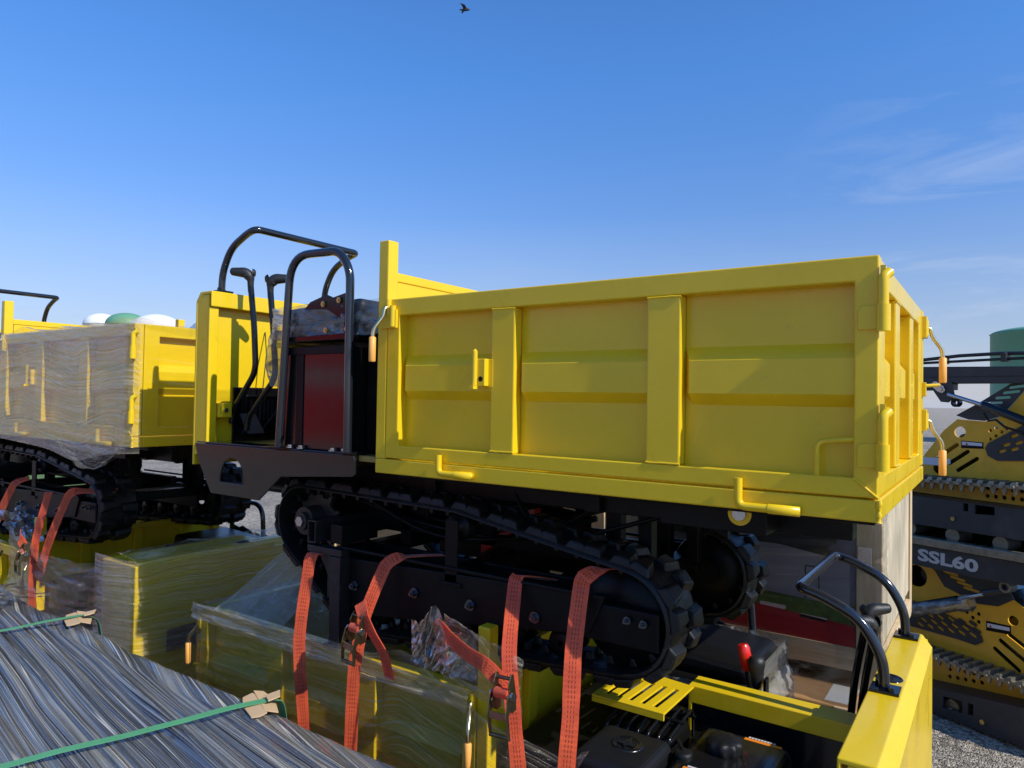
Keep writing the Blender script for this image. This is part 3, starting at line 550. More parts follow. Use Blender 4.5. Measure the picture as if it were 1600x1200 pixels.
    q = MB(); q.box(2.28, 2.86, WE(.66), WE(.59), .635, .65); q.box(2.28, 2.86, WE(.596), WE(.588), .06, .635); ln = B(q, 'console_panel', 'gloss_black', root, .002)
    q = MB(); q.box(2.265, 2.872, WE(.69), WE(.588), .6502, .662); q.box(2.265, 2.872, WE(.5875), WE(.5825), .60, .662); q.box(2.265, 2.278, WE(.69), WE(.5825), .2, .65); B(q, 'console_lip', 'yellow', ln, .003)
    slots = []
    for k in range(5):
        x0 = 2.045+k*.046; slots.append([(x0, .335), (x0+.018, .335), (x0+.026, .52), (x0+.008, .52)])
    q = MB(); q.prism([(2.015, .30), (2.285, .30), (2.285, .584), (2.015, .62)], lambda a, b, d: (a, WE(b), d), .6525, .660, holes=slots); q.prism([(2.015, .30), (2.285, .30), (2.285, .308), (2.015, .308)], lambda a, b, d: (a, WE(b), d), .635, .652); B(q, 'heat_guard', 'yellow', root, .001)
    q = MB(); q.box(2.08, 2.33, WE(.29), WE(.02), .42, .59); af = B(q, 'air_filter', 'engine_black', root, .035, bseg=5)
    q = MB(); q.lathe((2.215, WE(.17), .59), (0, 0, 1), [(.052, 0), (.048, .006), (.041, .001), (.03, .001)], 32); q.prism([(2.185, .155), (2.245, .155), (2.215, .20)], lambda a, b, d: (a, WE(b), .591+d), 0, .005); q.box(2.212, 2.218, WE(.205), WE(.14), .591, .598); B(q, 'filter_badge', 'engine_gloss', af)
    q = MB(); q.box(2.345, 2.65, WE(.53), WE(.06), .40, .57); ft = B(q, 'fuel_tank', 'engine_gloss', root, .045, bseg=5)
    q = MB()
    prof = []; c0 = Vector((2.47, WE(.36), .57)); K = 48
    vs = []; fs = []
    for (r0, h, fl) in ((.054, 0, 0), (.057, .006, 1), (.057, .030, 1), (.048, .040, .6), (.02, .042, 0), (.001, .042, 0)):
        for k in range(K):
            t = 2*pi*k/K; rr = r0*(1+.07*fl*cos(9*t)); vs.append((c0.x+rr*cos(t), c0.y+rr*sin(t), c0.z+h))
    for i in range(5):
        for k in range(K): fs.append((i*K+k, i*K+(k+1) % K, (i+1)*K+(k+1) % K, (i+1)*K+k))
    q.add(vs, fs, True); B(q, 'fuel_cap', 'engine_black', ft)
    q = MB(); q.lathe((2.375, WE(.25), .568), (0, 0, 1), [(.028, 0), (.028, .012), (.022, .016), (.001, .017)], 20); q.tube([(2.375, WE(.25), .58), (2.34, WE(.29), .595), (2.31, WE(.28), .56)], .007, 8); B(q, 'vent_cap', 'engine_black', ft)
    for (a0, a1, b0, b1, nm) in ((2.50, 2.62, .475, .492, 'x'), (2.40, 2.48, .17, .185, 'y')):
        q = MB(); q.box(a0, a1, WE(b1), WE(b0), .5702, .5712); B(q, 'warning_stripe', 'label_orange', ft)
        q = MB(); 
        for k in range(9): q.box(a0+.01+(a1-a0-.03)*k/9, a0+.01+(a1-a0-.03)*(k+.7)/9, WE(b1+.012), WE(b1+.003), .5702, .5712)
        B(q, 'warning_text', 'label_white', ft)
    q = MB(); q.box(2.08, 2.30, WE(.53), WE(.33), .40, .57); mf = B(q, 'muffler', 'chassis_black', root, .03, bseg=4)
    q = MB()
    for k in range(7):
        a = 2.07+.038*k; q.tube(fillet([(a, WE(.31), .42), (a, WE(.31), .575), (a, WE(.54), .60), (a, WE(.55), .43)], .03, 4), .006, 6)
    for (b, z_) in ((.31, .55), (.31, .48), (.42, .592), (.54, .57)): q.tube([(2.06, WE(b), z_), (2.31, WE(b), z_)], .007, 6)
    B(q, 'muffler_guard', 'gloss_black', mf)
    q = MB(); q.box(2.1, 2.64, WE(.52), WE(.08), .062, .41); q.disc((2.42, WE(.06), .24), (0, 1, 0), .12, .05); B(q, 'engine_block', 'engine_black', root, .03, bseg=3)
    q = MB(); q.tube([(2.47, .53, .40), (2.405, .52, .72)], .009, 10); lv = B(q, 'hand_lever', 'gloss_black', root); q = MB(); q.tube([(2.42, .522, .68), (2.418, .522, .685), (2.398, .519, .765), (2.395, .519, .775)], [.012, .023, .023, .018], 14); B(q, 'lever_grip', 'red_grip', lv)
    q = MB(); q.tube([(2.46, .56, .40), (2.46, .56, .66)], .010, 10); q.box(2.49, 2.50, .54, .58, .55, .68); lv = B(q, 'gear_lever', 'gloss_black', root); q = MB(); q.lathe((2.46, .56, .635), (0, 0, 1), [(.012, 0), (.018, .01), (.021, .04), (.030, .085), (.031, .10), (.026, .115), (.012, .122), (.001, .122)], 20); B(q, 'lever_knob', 'grip_black', lv)
    q = MB(); q.disc((2.835, .62, .58), (1, 0, 0), .012, .05); q.disc((2.80, .62, .58), (1, 0, 0), .022, .015, 14); B(q, 'stop_button', 'red_paint', sh, .002)
    return root

dumper = make_dumper()
tag(dumper, 'raised yellow and black tracked mini dumper, its unwrapped tipping box filling the centre', 'tracked dumper', 'tracked mini dumpers stacked two high')
low = copy_tree(dumper); low.location = PV((2.96, 1.327, ZB-1.41))+Vector((0, 0, GZ)); low.rotation_euler.z = pi
for c_ in low.children:
    if c_.name.startswith('travel_lever') and min(v.co.x for v in c_.data.vertices) > -2.86: c_.location.x -= .17
tag(low, 'film-wrapped lower dumper under the raised one, petrol engine and yellow end shield facing us', 'tracked dumper')
up2 = copy_tree(dumper); up2.location = PV((3.56, 0, ZB))+Vector((0, 0, GZ))
tag(up2, 'raised film-wrapped dumper behind the black levers, cut by the left photo edge', 'tracked dumper')
low2 = copy_tree(low); low2.location = PV((2.96+3.56, 1.327, ZB-1.41))+Vector((0, 0, GZ))
for c_ in list(low2.children):
    if c_.name.split('.')[0] in ('handrail', 'travel_lever', 'hand_lever', 'gear_lever'):
        for k_ in list(c_.children_recursive)+[c_]: bpy.data.objects.remove(k_)
tag(low2, 'lower dumper at far left whose plain yellow shield end stands behind the grey bundle', 'tracked dumper')

# ------------------------------------------------------------------ stretch film on the dumpers
def wrap(parent, rootu, rootz, name, material, path, z0, z1, nv, amp=.010, seed=0, top=None, flip=False, bot=None, stretchv=16):
    """film band following path [(u,w)...] (site coords) between z0 and z1"""
    P0 = [Vector((a, b, 0)) for a, b in path]; L = [0]
    for i in range(len(P0)-1): L.append(L[-1]+(P0[i+1]-P0[i]).length)
    T = L[-1]; nu = max(20, int(T/.035))
    def fn(a, b):
        s = a*T; i = 0
        while i < len(L)-2 and s > L[i+1]: i += 1
        t = (s-L[i])/max(L[i+1]-L[i], 1e-6); p = P0[i].lerp(P0[i+1], t); d = (P0[i+1]-P0[i]).normalized(); nn = Vector((d.y, -d.x, 0))
        zt = z1+(top(s) if top else 0); zb = z0+(bot(s) if bot else 0); z = zb+(zt-zb)*b
        sl_ = .5*noise.noise(Vector((s*.9, z*1.5, seed+20))); k = amp*(1.2*abs(noise.noise(Vector((s*.8+seed, (z+sl_*.3)*stretchv, seed))))+.5*abs(noise.noise(Vector((s*1.7, (z+sl_*.5)*38, seed+3)))))
        e = .5*(1-abs(2*b-1))
        q = p+nn*(k+amp*.6)
        return (q.x, q.y, z+.3*k)
    o = sheet(name, material, fn, nu, nv, None, (0, 0, 0), (T, abs(z1-z0)))
    return o
def adopt(o, root):
    """make a site-built mesh a child of root without moving it"""
    bpy.context.view_layer.update(); o.parent = root; o.matrix_parent_inverse = root.matrix_world.inverted(); return o
# lower dumper: box wrapped, film runs from its left end to just past the headboard post
f = wrap(None, 0, 0, 'stretch_film', 'film_light', [(2.3, 1.1), (2.985, 1.05), (2.99, .03), (2.80, .025), (2.0, .015), (1.36, .01), (1.17, -.012), (1.0, .03), (.80, .06)], -1.62, -.72, 80, .010, 2, top=lambda s: .012*sin(s*3)-(max(0, s-3.25)*.26)+(.06*math.exp(-((s-3.1)/.12)**2)), bot=lambda s: .02*sin(s*2))
adopt(f, low)
f = sheet('stretch_film', 'film_dense', lambda a, b: (2.985-1.70*a, .02+.012*fbm(a*9, b*3, 1)-.006*b, -.715-.075*b-.015*a+.008*fbm(a*8, b*4, 2)), 90, 14, None, (0, 0, 0), (1.7, .13)); adopt(f, low)
f = sheet('stretch_film', 'film_light', lambda a, b: (2.98-1.2*a, .02+1.2*b, -.735-.10*sin(pi*a)*sin(pi*b)+.012*fbm(a*7, b*12, 5)), 50, 50, None, (0, 0, 0), (1.2, 1.2)); adopt(f, low)
f = sheet('stretch_film', 'film_curtain', lambda a, b: ((2.46-.12*a)*(1-b)+(2.84-.48*a)*b, (.35-.02*b)*(1-b)+(.04+.02*a)*b+.05*abs(noise.noise(Vector((a*5+b, b*1.2, 7))))-.01, (-.30-.20*a)*(1-b)+(-.74)*b+.01*fbm(a*6, b*2, 1)), 40, 30, None, (0, 0, 0), (.5, .5)); adopt(f, low)
# shredded film knot on the strap
def knot(a, b):
    u0 = 1.52-.30*a; zc = -.50-.15*b; peak = .075*math.exp(-((a-.45)/.16)**2)*(1-b); f_ = abs(noise.noise(Vector((a*7+b*3, b*2.0, 3))))+.4*abs(noise.noise(Vector((a*19+b*6, b*4, 9)))); r = .06*f_
    return (u0+r*.4, -.02-.03*sin(pi*a)+r*(.4+.6*b), zc+peak*1.1+.012*fbm(a*9, b*3, 8)-.02)
f = sheet('stretch_film', 'film_crumple', knot, 60, 40, None, (0, 0, 0), (.35, .25)); adopt(f, low)
f = sheet('stretch_film', 'film_dense', lambda a, b: (1.37-.34*a, -.015-.015*sin(pi*b)+.012*fbm(a*7, b*7, 3), -.47-.09*a-.25*b+.07*a*b+.01*fbm(a*5, b*9, 2)), 40, 24, None, (0, 0, 0), (.35, .25)); adopt(f, low)
f = sheet('stretch_film', 'film_dense', lambda a, b: (1.10-.33*a*(1-b*.6)-.02*b, -.03+.02*fbm(a*5, b*5, 4), -.76-.30*b-.30*(1-a)*(1-b)*.9+.02*fbm(a*8, b*3, 2)), 30, 30, None, (0, 0, 0), (.3, .3)); adopt(f, low)
# raised left dumper
f = wrap(None, 0, 0, 'stretch_film', 'film_dense', [(3.535, .03), (3.58, -.02), (3.86, -.035), (5.31, -.03), (5.33, .4)], -.03, .665, 80, .005, 5, bot=lambda s: -.02*sin(s*2.3)-.05*math.exp(-((s-.6)/.25)**2), stretchv=26); 
adopt(f, up2)
f = wrap(None, 0, 0, 'stretch_film', 'film_clear', [(3.545, 1.25), (3.54, .0), (3.61, -.035)], -.0, .68, 50, .004, 9); adopt(f, up2)
f = sheet('stretch_film', 'film_light', lambda a, b: (3.51+1.8*a, -.02+1.27*b, .685+.03*fbm(a*6, b*4, 5)-.02*sin(pi*b)+(.05*math.exp(-((a-.06)/.05)**2)*(b > .3))), 50, 40, None, (0, 0, 0), (1.8, 1.27)); adopt(f, up2)
f = sheet('stretch_film', 'film_dense', lambda a, b: (3.54+.75*a+.05*b, -.035-.02*b+.015*fbm(a*6, b*4, 2), -.005-.13*b*sin(pi*min(1, a*1.1))**.7+.01*fbm(a*8, b*4, 5)), 40, 12, None, (0, 0, 0), (.8, .12)); adopt(f, up2)
# lower left dumper
f = wrap(None, 0, 0, 'stretch_film', 'film_light', [(3.49, 1.2), (3.49, .02), (3.51, .0), (3.90, -.005)], -1.45, -.60, 60, .006, 12); adopt(f, low2)
f = sheet('stretch_film', 'film_crumple', lambda a, b: (3.80+1.25*a, -.01-.05*sin(pi*a)+.035*abs(noise.noise(Vector((a*5+b*2, b*13, 6))))+.012*abs(noise.noise(Vector((a*9, b*38, 2)))), (-.66-.05*sin(pi*a)+.08*a)*(1-b)+(-1.3)*b+.015*fbm(a*5, b*4, 3)), 80, 60, None, (0, 0, 0), (1.25, .7)); adopt(f, low2)
f = sheet('stretch_film', 'film_crumple', lambda a, b: (4.70+.45*a, -.05+.35*b+.03*fbm(a*9, b*9, 6), -.66+.16*a+.05*b+.03*fbm(a*8, b*6, 3)), 40, 40, None, (0, 0, 0), (.45, .35)); adopt(f, low2)
f = sheet('stretch_film', 'film_dense', lambda a, b: (3.55-.05*sin(pi*b)+.2*b, .03+1.2*a, -.615+.03*b+.015*fbm(a*12, b*5, 3)), 60, 12, None, (0, 0, 0), (1.2, .2)); adopt(f, low2)
q = MB(); q.box(3.528, 3.88, .022, .9, -2.0, -.632); o = q.build('console_box', 'yellow', None, (0, 0, 0), .006); adopt(o, low2)
q = MB(); q.box(3.497, 3.503, .19, .36, -1.12, -1.0); o = q.build('shield_window', 'plate_black'); adopt(o, low2)
q = MB(); q.tube([(5.0, -.06, -.73), (5.03, -.08, -.80), (5.12, -.1, -.93)], .008, 8); o = q.build('latch_rod', 'ratchet_steel'); adopt(o, low2)

# ------------------------------------------------------------------ steel support stands under the raised dumpers
def stand(du, lab):
    r = empty('support_stand', (2.02+du, .085, -.74))
    og = (2.02+du, .085, -.74)
    q = MB(); q.box(1.99+du, 2.05+du, .055, .115, -.738, -.375); q.box(1.97+du, 2.07+du, .045, .125, -.7415, -.735); q.build('stand_post', 'stand_steel', r, og, .004)
    q = MB(); q.box(1.99+du, 2.20+du, .06, .11, -.374, -.345); q.box(2.06+du, 2.075+du, .065, .105, -.55, -.375); q.build('stand_arm', 'stand_steel', r, og, .003)
    q = MB()
    q.prism([(2.052+du, -.374), (2.15+du, -.374), (2.052+du, -.52)], lambda a, b, d: (a, d, b), .08, .09); q.build('stand_gusset', 'stand_steel', r, og, .002)
    q = MB(); R0 = [(2.15+du, -.335), (2.20+du, -.335), (2.20+du, -.24), (2.15+du, -.24)]; R1 = [(a+(.005 if i in (0, 3) else -.005), b+(.006 if i < 2 else -.006)) for i, (a, b) in enumerate(R0)]
    q.prism(R0, lambda a, b, d: (a, d, b), .06, 1.2, holes=[R1]); q.build('cross_tube', 'stand_steel', r, og)
    q = MB(); q.box(1.99+du, 2.05+du, 1.16, 1.22, -.738, -.375); q.build('stand_post', 'stand_steel', r, og, .004)
    tag(r, lab, 'stand', 'steel stands carrying the raised dumpers')
stand(0, 'black square-tube steel stand carrying the rear track of the central raised dumper')
stand(3.56, 'black square-tube steel stand under the raised dumper at the left photo edge')

# ------------------------------------------------------------------ ratchet straps
def strap(pts, lab, ratchet=None, extra=None, wdir=(1, -.55, 0), wds=None, grp='orange ratchet straps over the dumper tracks', wd=.05):
    r = empty('ratchet_strap', pts[-1]); og = pts[-1]
    ribbon('webbing', pts, wds or [wdir]*len(pts), 'strap_orange', r, og, wd)
    for e in (extra or []): ribbon('webbing_tail', e[0], e[1], 'strap_orange', r, og, wd)
    if ratchet:
        c = Vector(ratchet[0]); t = Vector(ratchet[1]).normalized(); x = Vector(ratchet[2]).normalized(); nn = x.cross(t).normalized()
        if nn.y > 0: nn = -nn
        def Q(a, b, d): return c+x*a+t*b+nn*d
        bd = MB()
        for s in (-1, 1):
            prof = [(-.055, .0), (-.06, .012), (-.03, .03), (.0, .026), (.02, .045), (.045, .04), (.055, .02), (.05, .0), (.0, -.004)]
            bd.prism(prof, lambda a, b, d: Q(s*(.030+d), a, b), 0, .003)
        bd.tube([Q(-.032, -.045, .012), Q(.032, -.045, .012)], .006, 10); b = bd.build('ratchet_frame', 'ratchet_steel', r, og, .001)
        h = MB()
        for s in (-1, 1):
            h.prism([(-.01, .02), (.0, .045), (.06, .062), (.125, .058), (.13, .045), (.06, .045), (.01, .02)], lambda a, b, d: Q(s*(.036+d), a, b), 0, .003)
        h.tube([Q(-.039, .12, .052), Q(.039, .12, .052)], .007, 10); h.box(0, 0, 0, 0, 0, 0) if False else None
        h.hexa([Q(-.036, .05, .05), Q(.036, .05, .05), Q(.036, .07, .055), Q(-.036, .07, .055), Q(-.036, .05, .053), Q(.036, .05, .053), Q(.036, .07, .058), Q(-.036, .07, .058)])
        h.build('ratchet_handle', 'ratchet_steel', r, og, .001)
        g = MB(); g.tube([Q(-.028, .0, .022), Q(.028, .0, .022)], .017, 14); g.build('webbing_roll', 'strap_orange', r, og)
        
        for sx_ in (-.042, .042): g = MB(); g.disc(Q(sx_, .005, .022), x, .014, .008, 10); g.build('ratchet_gear', 'steel', r, og, .001)
    tag(r, lab, 'strap', grp); return r
strap([(2.14, .10, -.385), (2.135, .045, -.375), (2.145, .03, -.40), (2.14, -.02, -.725), (2.06, -.05, -1.05), (2.0, -.06, -1.35)], 'orange strap running from the black stand arm down beside the wrapped box corner')
strap([(1.60, .25, -.34), (1.69, .11, -.335), (1.715, .085, -.345), (1.735, .06, -.37), (1.78, .0, -.555), (1.80, -.03, -.75), (1.79, -.05, -1.0), (1.78, -.06, -1.3)], 'second orange strap from the left on the central track, ratchet at the film edge',
      ((1.765, -.035, -.59), (.02, .0, -1), (1, .15, 0)), [([(1.775, -.03, -.50), (1.74, -.05, -.53), (1.70, -.04, -.60), (1.665, -.01, -.68), (1.66, .02, -.78)], [(1, 0, 0)]*5)])
strap([(1.08, .25, -.36), (1.135, .11, -.325), (1.14, .095, -.332), (1.135, .078, -.37), (1.085, -.02, -.54), (1.04, -.06, -.70), (1.0, -.075, -.92), (.98, -.08, -1.2)], 'orange strap hooked on the track frame beside the yellow post, ratchet and loose twisted tail',
      ((1.045, -.085, -.64), (-.15, -.05, -1), (1, .1, -.1)), [([(1.06, -.075, -.63), (1.13, -.09, -.575), (1.21, -.08, -.56), (1.30, -.06, -.535), (1.37, -.03, -.505), (1.395, -.01, -.53), (1.39, .01, -.66)], [(.4, .1, .9), (.1, .1, 1), (0, .1, 1), (.1, .1, 1), (.7, .1, .6), (1, 0, 0), (1, 0, 0)])])
strap([(.80, .32, -.30), (.835, .14, -.262), (.865, .085, -.285), (.872, .078, -.31), (.865, .02, -.50), (.845, -.03, -.70), (.845, -.05, -.85), (.84, -.06, -1.15)], 'orange strap nearest the big front wheel of the central track', wd=.054)
strap([(2.5, .6, -.36), (2.30, .6, -.25)], 'short orange strap seen inside the central track above the roller', wdir=(.3, 0, 1), grp='orange ratchet straps over the dumper tracks')
strap([(5.1, .12, -.29), (5.15, .05, -.33), (5.32, .0, -.65), (5.35, -.02, -.95)], 'orange strap leaving the photo at the left edge beside the track')
strap([(4.72, .13, -.36), (4.66, .06, -.34), (4.66, .05, -.38), (4.62, -.02, -.62), (4.55, -.06, -.9), (4.52, -.06, -1.1)], 'orange strap with ratchet on the left dumper, middle of the three there', ((4.60, -.07, -.68), (-.05, 0, -1), (1, .1, 0)), [([(4.62, -.07, -.68), (4.66, -.09, -.60), (4.72, -.07, -.58)], [(0, .1, 1)]*3)], grp='orange ratchet straps over the dumper tracks')
strap([(4.15, .22, -.30), (4.36, .08, -.31), (4.40, .06, -.34), (4.48, .0, -.60), (4.53, -.04, -.85)], 'orange strap slanting down from the left dumper track, rightmost of the three there')

# ------------------------------------------------------------------ foreground bundle
def bundle():
    r = empty('wrapped_bundle', (2.3, -1.0, -2.13)); og = (2.3, -1.0, -2.13)
    u0, u1, w0, w1, zt = .90, 4.20, -1.62, -.40, -.755
    mt = bpy.data.materials.new('wrapped_bundle'); mt.use_nodes = True; nt = mt.node_tree; b = nt.nodes['Principled BSDF']; L = nt.links.new
    uv = N(nt, 'ShaderNodeUVMap', uv_map='UVMap')
    wp = N(nt, 'ShaderNodeTexNoise', ins={'Scale': .75, 'Detail': 1}); L(uv.outputs[0], wp.inputs[0])
    ad = N(nt, 'ShaderNodeVectorMath', operation='MULTIPLY_ADD'); ad.inputs[1].default_value = (0, .06, 0); L(wp.outputs['Color'], ad.inputs[0]); L(uv.outputs[0], ad.inputs[2])
    rotn = N(nt, 'ShaderNodeMapping'); rotn.inputs['Rotation'].default_value = (0, 0, radians(-12)); L(ad.outputs[0], rotn.inputs[0])
    def layer(rot, sc, det, dist):
        q = N(nt, 'ShaderNodeMapping'); q.inputs['Scale'].default_value = (.11 if dist == 0 else .25, sc, 1)
        L(rotn.outputs[0], q.inputs[0]); n = N(nt, 'ShaderNodeTexNoise', ins={'Scale': 1.4, 'Detail': det, 'Roughness': .6, 'Distortion': dist}); L(q.outputs[0], n.inputs[0]); return n
    n1 = layer(0, 6.5, 0, 0); n2 = layer(0, 19, 1, 0); n3 = layer(0, 55, 1, 0); n0 = layer(0, 26, 10, .35)
    def crease(n, wdt):
        sb = N(nt, 'ShaderNodeMath', operation='SUBTRACT', ins={1: .5}); L(n.outputs[0], sb.inputs[0]); ab = N(nt, 'ShaderNodeMath', operation='ABSOLUTE'); L(sb.outputs[0], ab.inputs[0])
        h = N(nt, 'ShaderNodeMapRange', ins={1: .0, 2: .09, 3: 0, 4: 1}); L(ab.outputs[0], h.inputs[0]); l = N(nt, 'ShaderNodeMapRange', ins={1: wdt*.3, 2: wdt, 3: 1, 4: 0}); L(ab.outputs[0], l.inputs[0]); return h, l
    h1, l1 = crease(n1, .007); h2, l2 = crease(n2, .009); h3, l3 = crease(n3, .016)
    r0 = N(nt, 'ShaderNodeMapRange', ins={1: .46, 2: .70, 3: 0, 4: .5}); L(n0.outputs[0], r0.inputs[0])
    l3m = N(nt, 'ShaderNodeMath', operation='MULTIPLY', ins={1: .5}); L(l3.outputs[0], l3m.inputs[0])
    mxm = l1
    for z_ in (l2, l3m, r0): t_ = N(nt, 'ShaderNodeMath', operation='MAXIMUM'); L(mxm.outputs[0], t_.inputs[0]); L(z_.outputs[0], t_.inputs[1]); mxm = t_
    c1 = N(nt, 'ShaderNodeMix', data_type='RGBA'); c1.inputs[6].default_value = (.065, .074, .098, 1); c1.inputs[7].default_value = (.66, .61, .50, 1); L(mxm.outputs[0], c1.inputs[0])
    # dusty speckle
    n4 = N(nt, 'ShaderNodeTexNoise', ins={'Scale': 160, 'Detail': 3}); L(uv.outputs[0], n4.inputs[0]); r4 = N(nt, 'ShaderNodeMapRange', ins={1: .60, 2: .72, 3: 0, 4: .6}); L(n4.outputs[0], r4.inputs[0])
    n5 = N(nt, 'ShaderNodeTexNoise', ins={'Scale': 2.4, 'Detail': 4}); L(uv.outputs[0], n5.inputs[0]); r5 = N(nt, 'ShaderNodeMapRange', ins={1: .4, 2: .65, 3: .1, 4: 1}); L(n5.outputs[0], r5.inputs[0])
    mm = N(nt, 'ShaderNodeMath', operation='MULTIPLY'); L(r4.outputs[0], mm.inputs[0]); L(r5.outputs[0], mm.inputs[1])
    c2 = N(nt, 'ShaderNodeMix', data_type='RGBA'); c2.inputs[7].default_value = (.6, .56, .48, 1); L(mm.outputs[0], c2.inputs[0]); L(c1.outputs[2], c2.inputs[6]); L(c2.outputs[2], b.inputs['Base Color'])
    b.inputs['Roughness'].default_value = .20; b.inputs['Specular IOR Level'].default_value = .75; b.inputs['Coat Weight'].default_value = .6; b.inputs['Coat Roughness'].default_value = .12
    bp = N(nt, 'ShaderNodeBump', ins={'Strength': .8, 'Distance': .02}); hs_ = N(nt, 'ShaderNodeMath', operation='MULTIPLY_ADD', ins={1: .5}); L(h2.outputs[0], hs_.inputs[0]); L(h1.outputs[0], hs_.inputs[2]); L(hs_.outputs[0], bp.inputs['Height'])
    bp2 = N(nt, 'ShaderNodeBump', ins={'Strength': .6, 'Distance': .004}); L(h3.outputs[0], bp2.inputs['Height']); L(bp.outputs[0], bp2.inputs['Normal']); L(bp2.outputs[0], b.inputs['Normal']); L(bp2.outputs[0], b.inputs['Coat Normal'])
    M['bundle'] = mt
    # profile across: near side wall, top, far side wall ; along: left end folds down
    prof = [(w0+.0, -2.0), (w0, -1.0), (w0+.02, zt-.08), (w0+.08, zt-.01), (w0+.2, zt), (w1-.14, zt), (w1-.05, zt-.006), (w1-.012, zt-.035), (w1, zt-.10), (w1+.0, -1.2), (w1, -2.0)]
    Ls = [0]
    for i in range(len(prof)-1): Ls.append(Ls[-1]+hypot(prof[i+1][0]-prof[i][0], prof[i+1][1]-prof[i][1]))
    # arc-length parameter but concentrate rows on the top
    keys = [0, .03, .06, .08, .11, .88, .92, .945, .965, .985, 1]
    def fn(a, b):
        i = 0
        while i < len(keys)-2 and b > keys[i+1]: i += 1
        t = (b-keys[i])/(keys[i+1]-keys[i]); w = prof[i][0]*(1-t)+prof[i+1][0]*t; z = prof[i][1]*(1-t)+prof[i+1][1]*t
        u = u0+(u1-u0)*a; end = max(0, (u-3.82)/.38); 
        sk = -u*.21
        ridge = (.030*abs(noise.noise(Vector((u*.45, (w+sk)*5, 1))))+.018*abs(noise.noise(Vector((u*.7, (w+sk)*14, 5))))-.012)+.003*fbm(u*1.2, (w+sk)*40, 9)
        side = 1 if 3 <= i <= 6 else .35
        z += ridge*side-.05*end*end*(1 if z > -1.2 else 0)+.030*min(1, max(0, (u-2.4)))*(z > -1.2)
        # the left end bulges: softer goods under the film
        bulge = .05*math.exp(-((u-3.95)/.18)**2)*math.exp(-((w+.62)/.25)**2)
        w2 = w+(0 if side == 1 else ridge*.8)-(.10*end*end if w > -1 else -.10*end*end)
        return (u, w2, z+bulge)
    o = sheet('bundle_cover', 'bundle', fn, 220, 230, r, og, (u1-u0, 1.5))
    q = MB(); q.prism([(u0+.003, -2.02), (u1-.1, -2.02), (u1-.06, -.95), (u0+.003, zt-.12)], lambda a, b, d: (a, d, b), w0+.05, w1-.07); q.build('bundle_core', 'plate_black', r, og, .03)
    f = sheet('stretch_film', 'film_crumple', lambda a, b: (4.18-.62*a-.03*fbm(b*9, a*4), -.98+.62*b-.02*(1-a), -.712-.10*(1-a)**3+.05*math.exp(-((a-.35)/.25)**2)*math.exp(-((b-.6)/.35)**2)+.014*fbm(a*9, b*12, 2)+.012), 50, 60, r, og, (.6, .6))
    q = MB()
    for uu in (1.0, 1.9, 2.8, 3.6): q.box(uu, uu+.12, w0+.02, w1-.02, -2.13, -2.02)
    q.build('pallet_bearer', 'wood_pale', r, og, .004)
    tag(r, 'long grey film-wrapped bundle with green straps across it, nearest the camera', 'bundle')
    # green packing straps
    zf = lambda w, d: zt+.022+d
    for (a, b, name, lab) in (((3.30, -1.62), (3.135, -.36), 0, 'thin green packing strap across the far end of the grey bundle'), ((2.14, -1.62), (1.77, -.405), 1, 'broad green packing strap across the near part of the grey bundle')):
        pts = []
        A = Vector((a[0], a[1], 0)); Bv = Vector((b[0], b[1], 0)); n = 9
        pts.append((a[0], a[1]-.02, -1.6)); pts.append((a[0], a[1]-.015, zt-.08)); 
        for k in range(n):
            p = A.lerp(Bv, .06+.90*k/(n-1)); pts.append((p.x, p.y, zt+.024+.002*sin(k*2)+.030*min(1, max(0, p.x-2.4))))
        pts.append((b[0]-.002, b[1]+.006, zt+.012)); pts.append((b[0]-.01, b[1]+.022, zt-.10)); pts.append((b[0]-.01, b[1]+.03, -1.6))
        s = ribbon('packing_strap', pts, [(1, .0, 0)]*len(pts), 'green_strap', None, (0, 0, 0), .034 if name else .026, .0012); tag(s, lab, 'strap', 'green packing straps')
    for k, (cu_, cw, an, lab) in enumerate(((3.14, -.43, .4, 'torn cardboard edge protector under the thinner green strap'), (1.79, -.46, .45, 'torn cardboard edge protector where the broad green strap meets the bundle edge'))):
        q = MB(); rnd = random.Random(k+2)
        def pl(pts2, zz, tilt):
            n = len(pts2); P3 = [(cu_+x*cos(an)-y*sin(an), cw+x*sin(an)+y*cos(an), zt+zz+.03*min(1, max(0, cu_-2.4))+tilt*y) for x, y in pts2]
            q.add(P3+[(a, b, c-.004) for a, b, c in P3], [tuple(range(n)), tuple(range(n, 2*n))]+[(i, (i+1) % n, n+(i+1) % n, n+i) for i in range(n)])
        pl([(-.10, -.045), (.0, -.055), (.07, -.045), (.09, -.01), (.06, .0), (-.09, .005), (-.105, -.02)], .020, .05)
        pl([(-.07, .0), (.10, -.005), (.11, .03), (.05, .055), (-.02, .05), (-.07, .045)], .021, -.35)
        pl([(-.03, .02), (.02, .02), (.03, .07), (-.02, .06)], .03, .1)
        o = q.build('edge_protector', 'cardboard'); tag(o, lab, 'cardboard', 'cardboard edge protectors')
bundle()

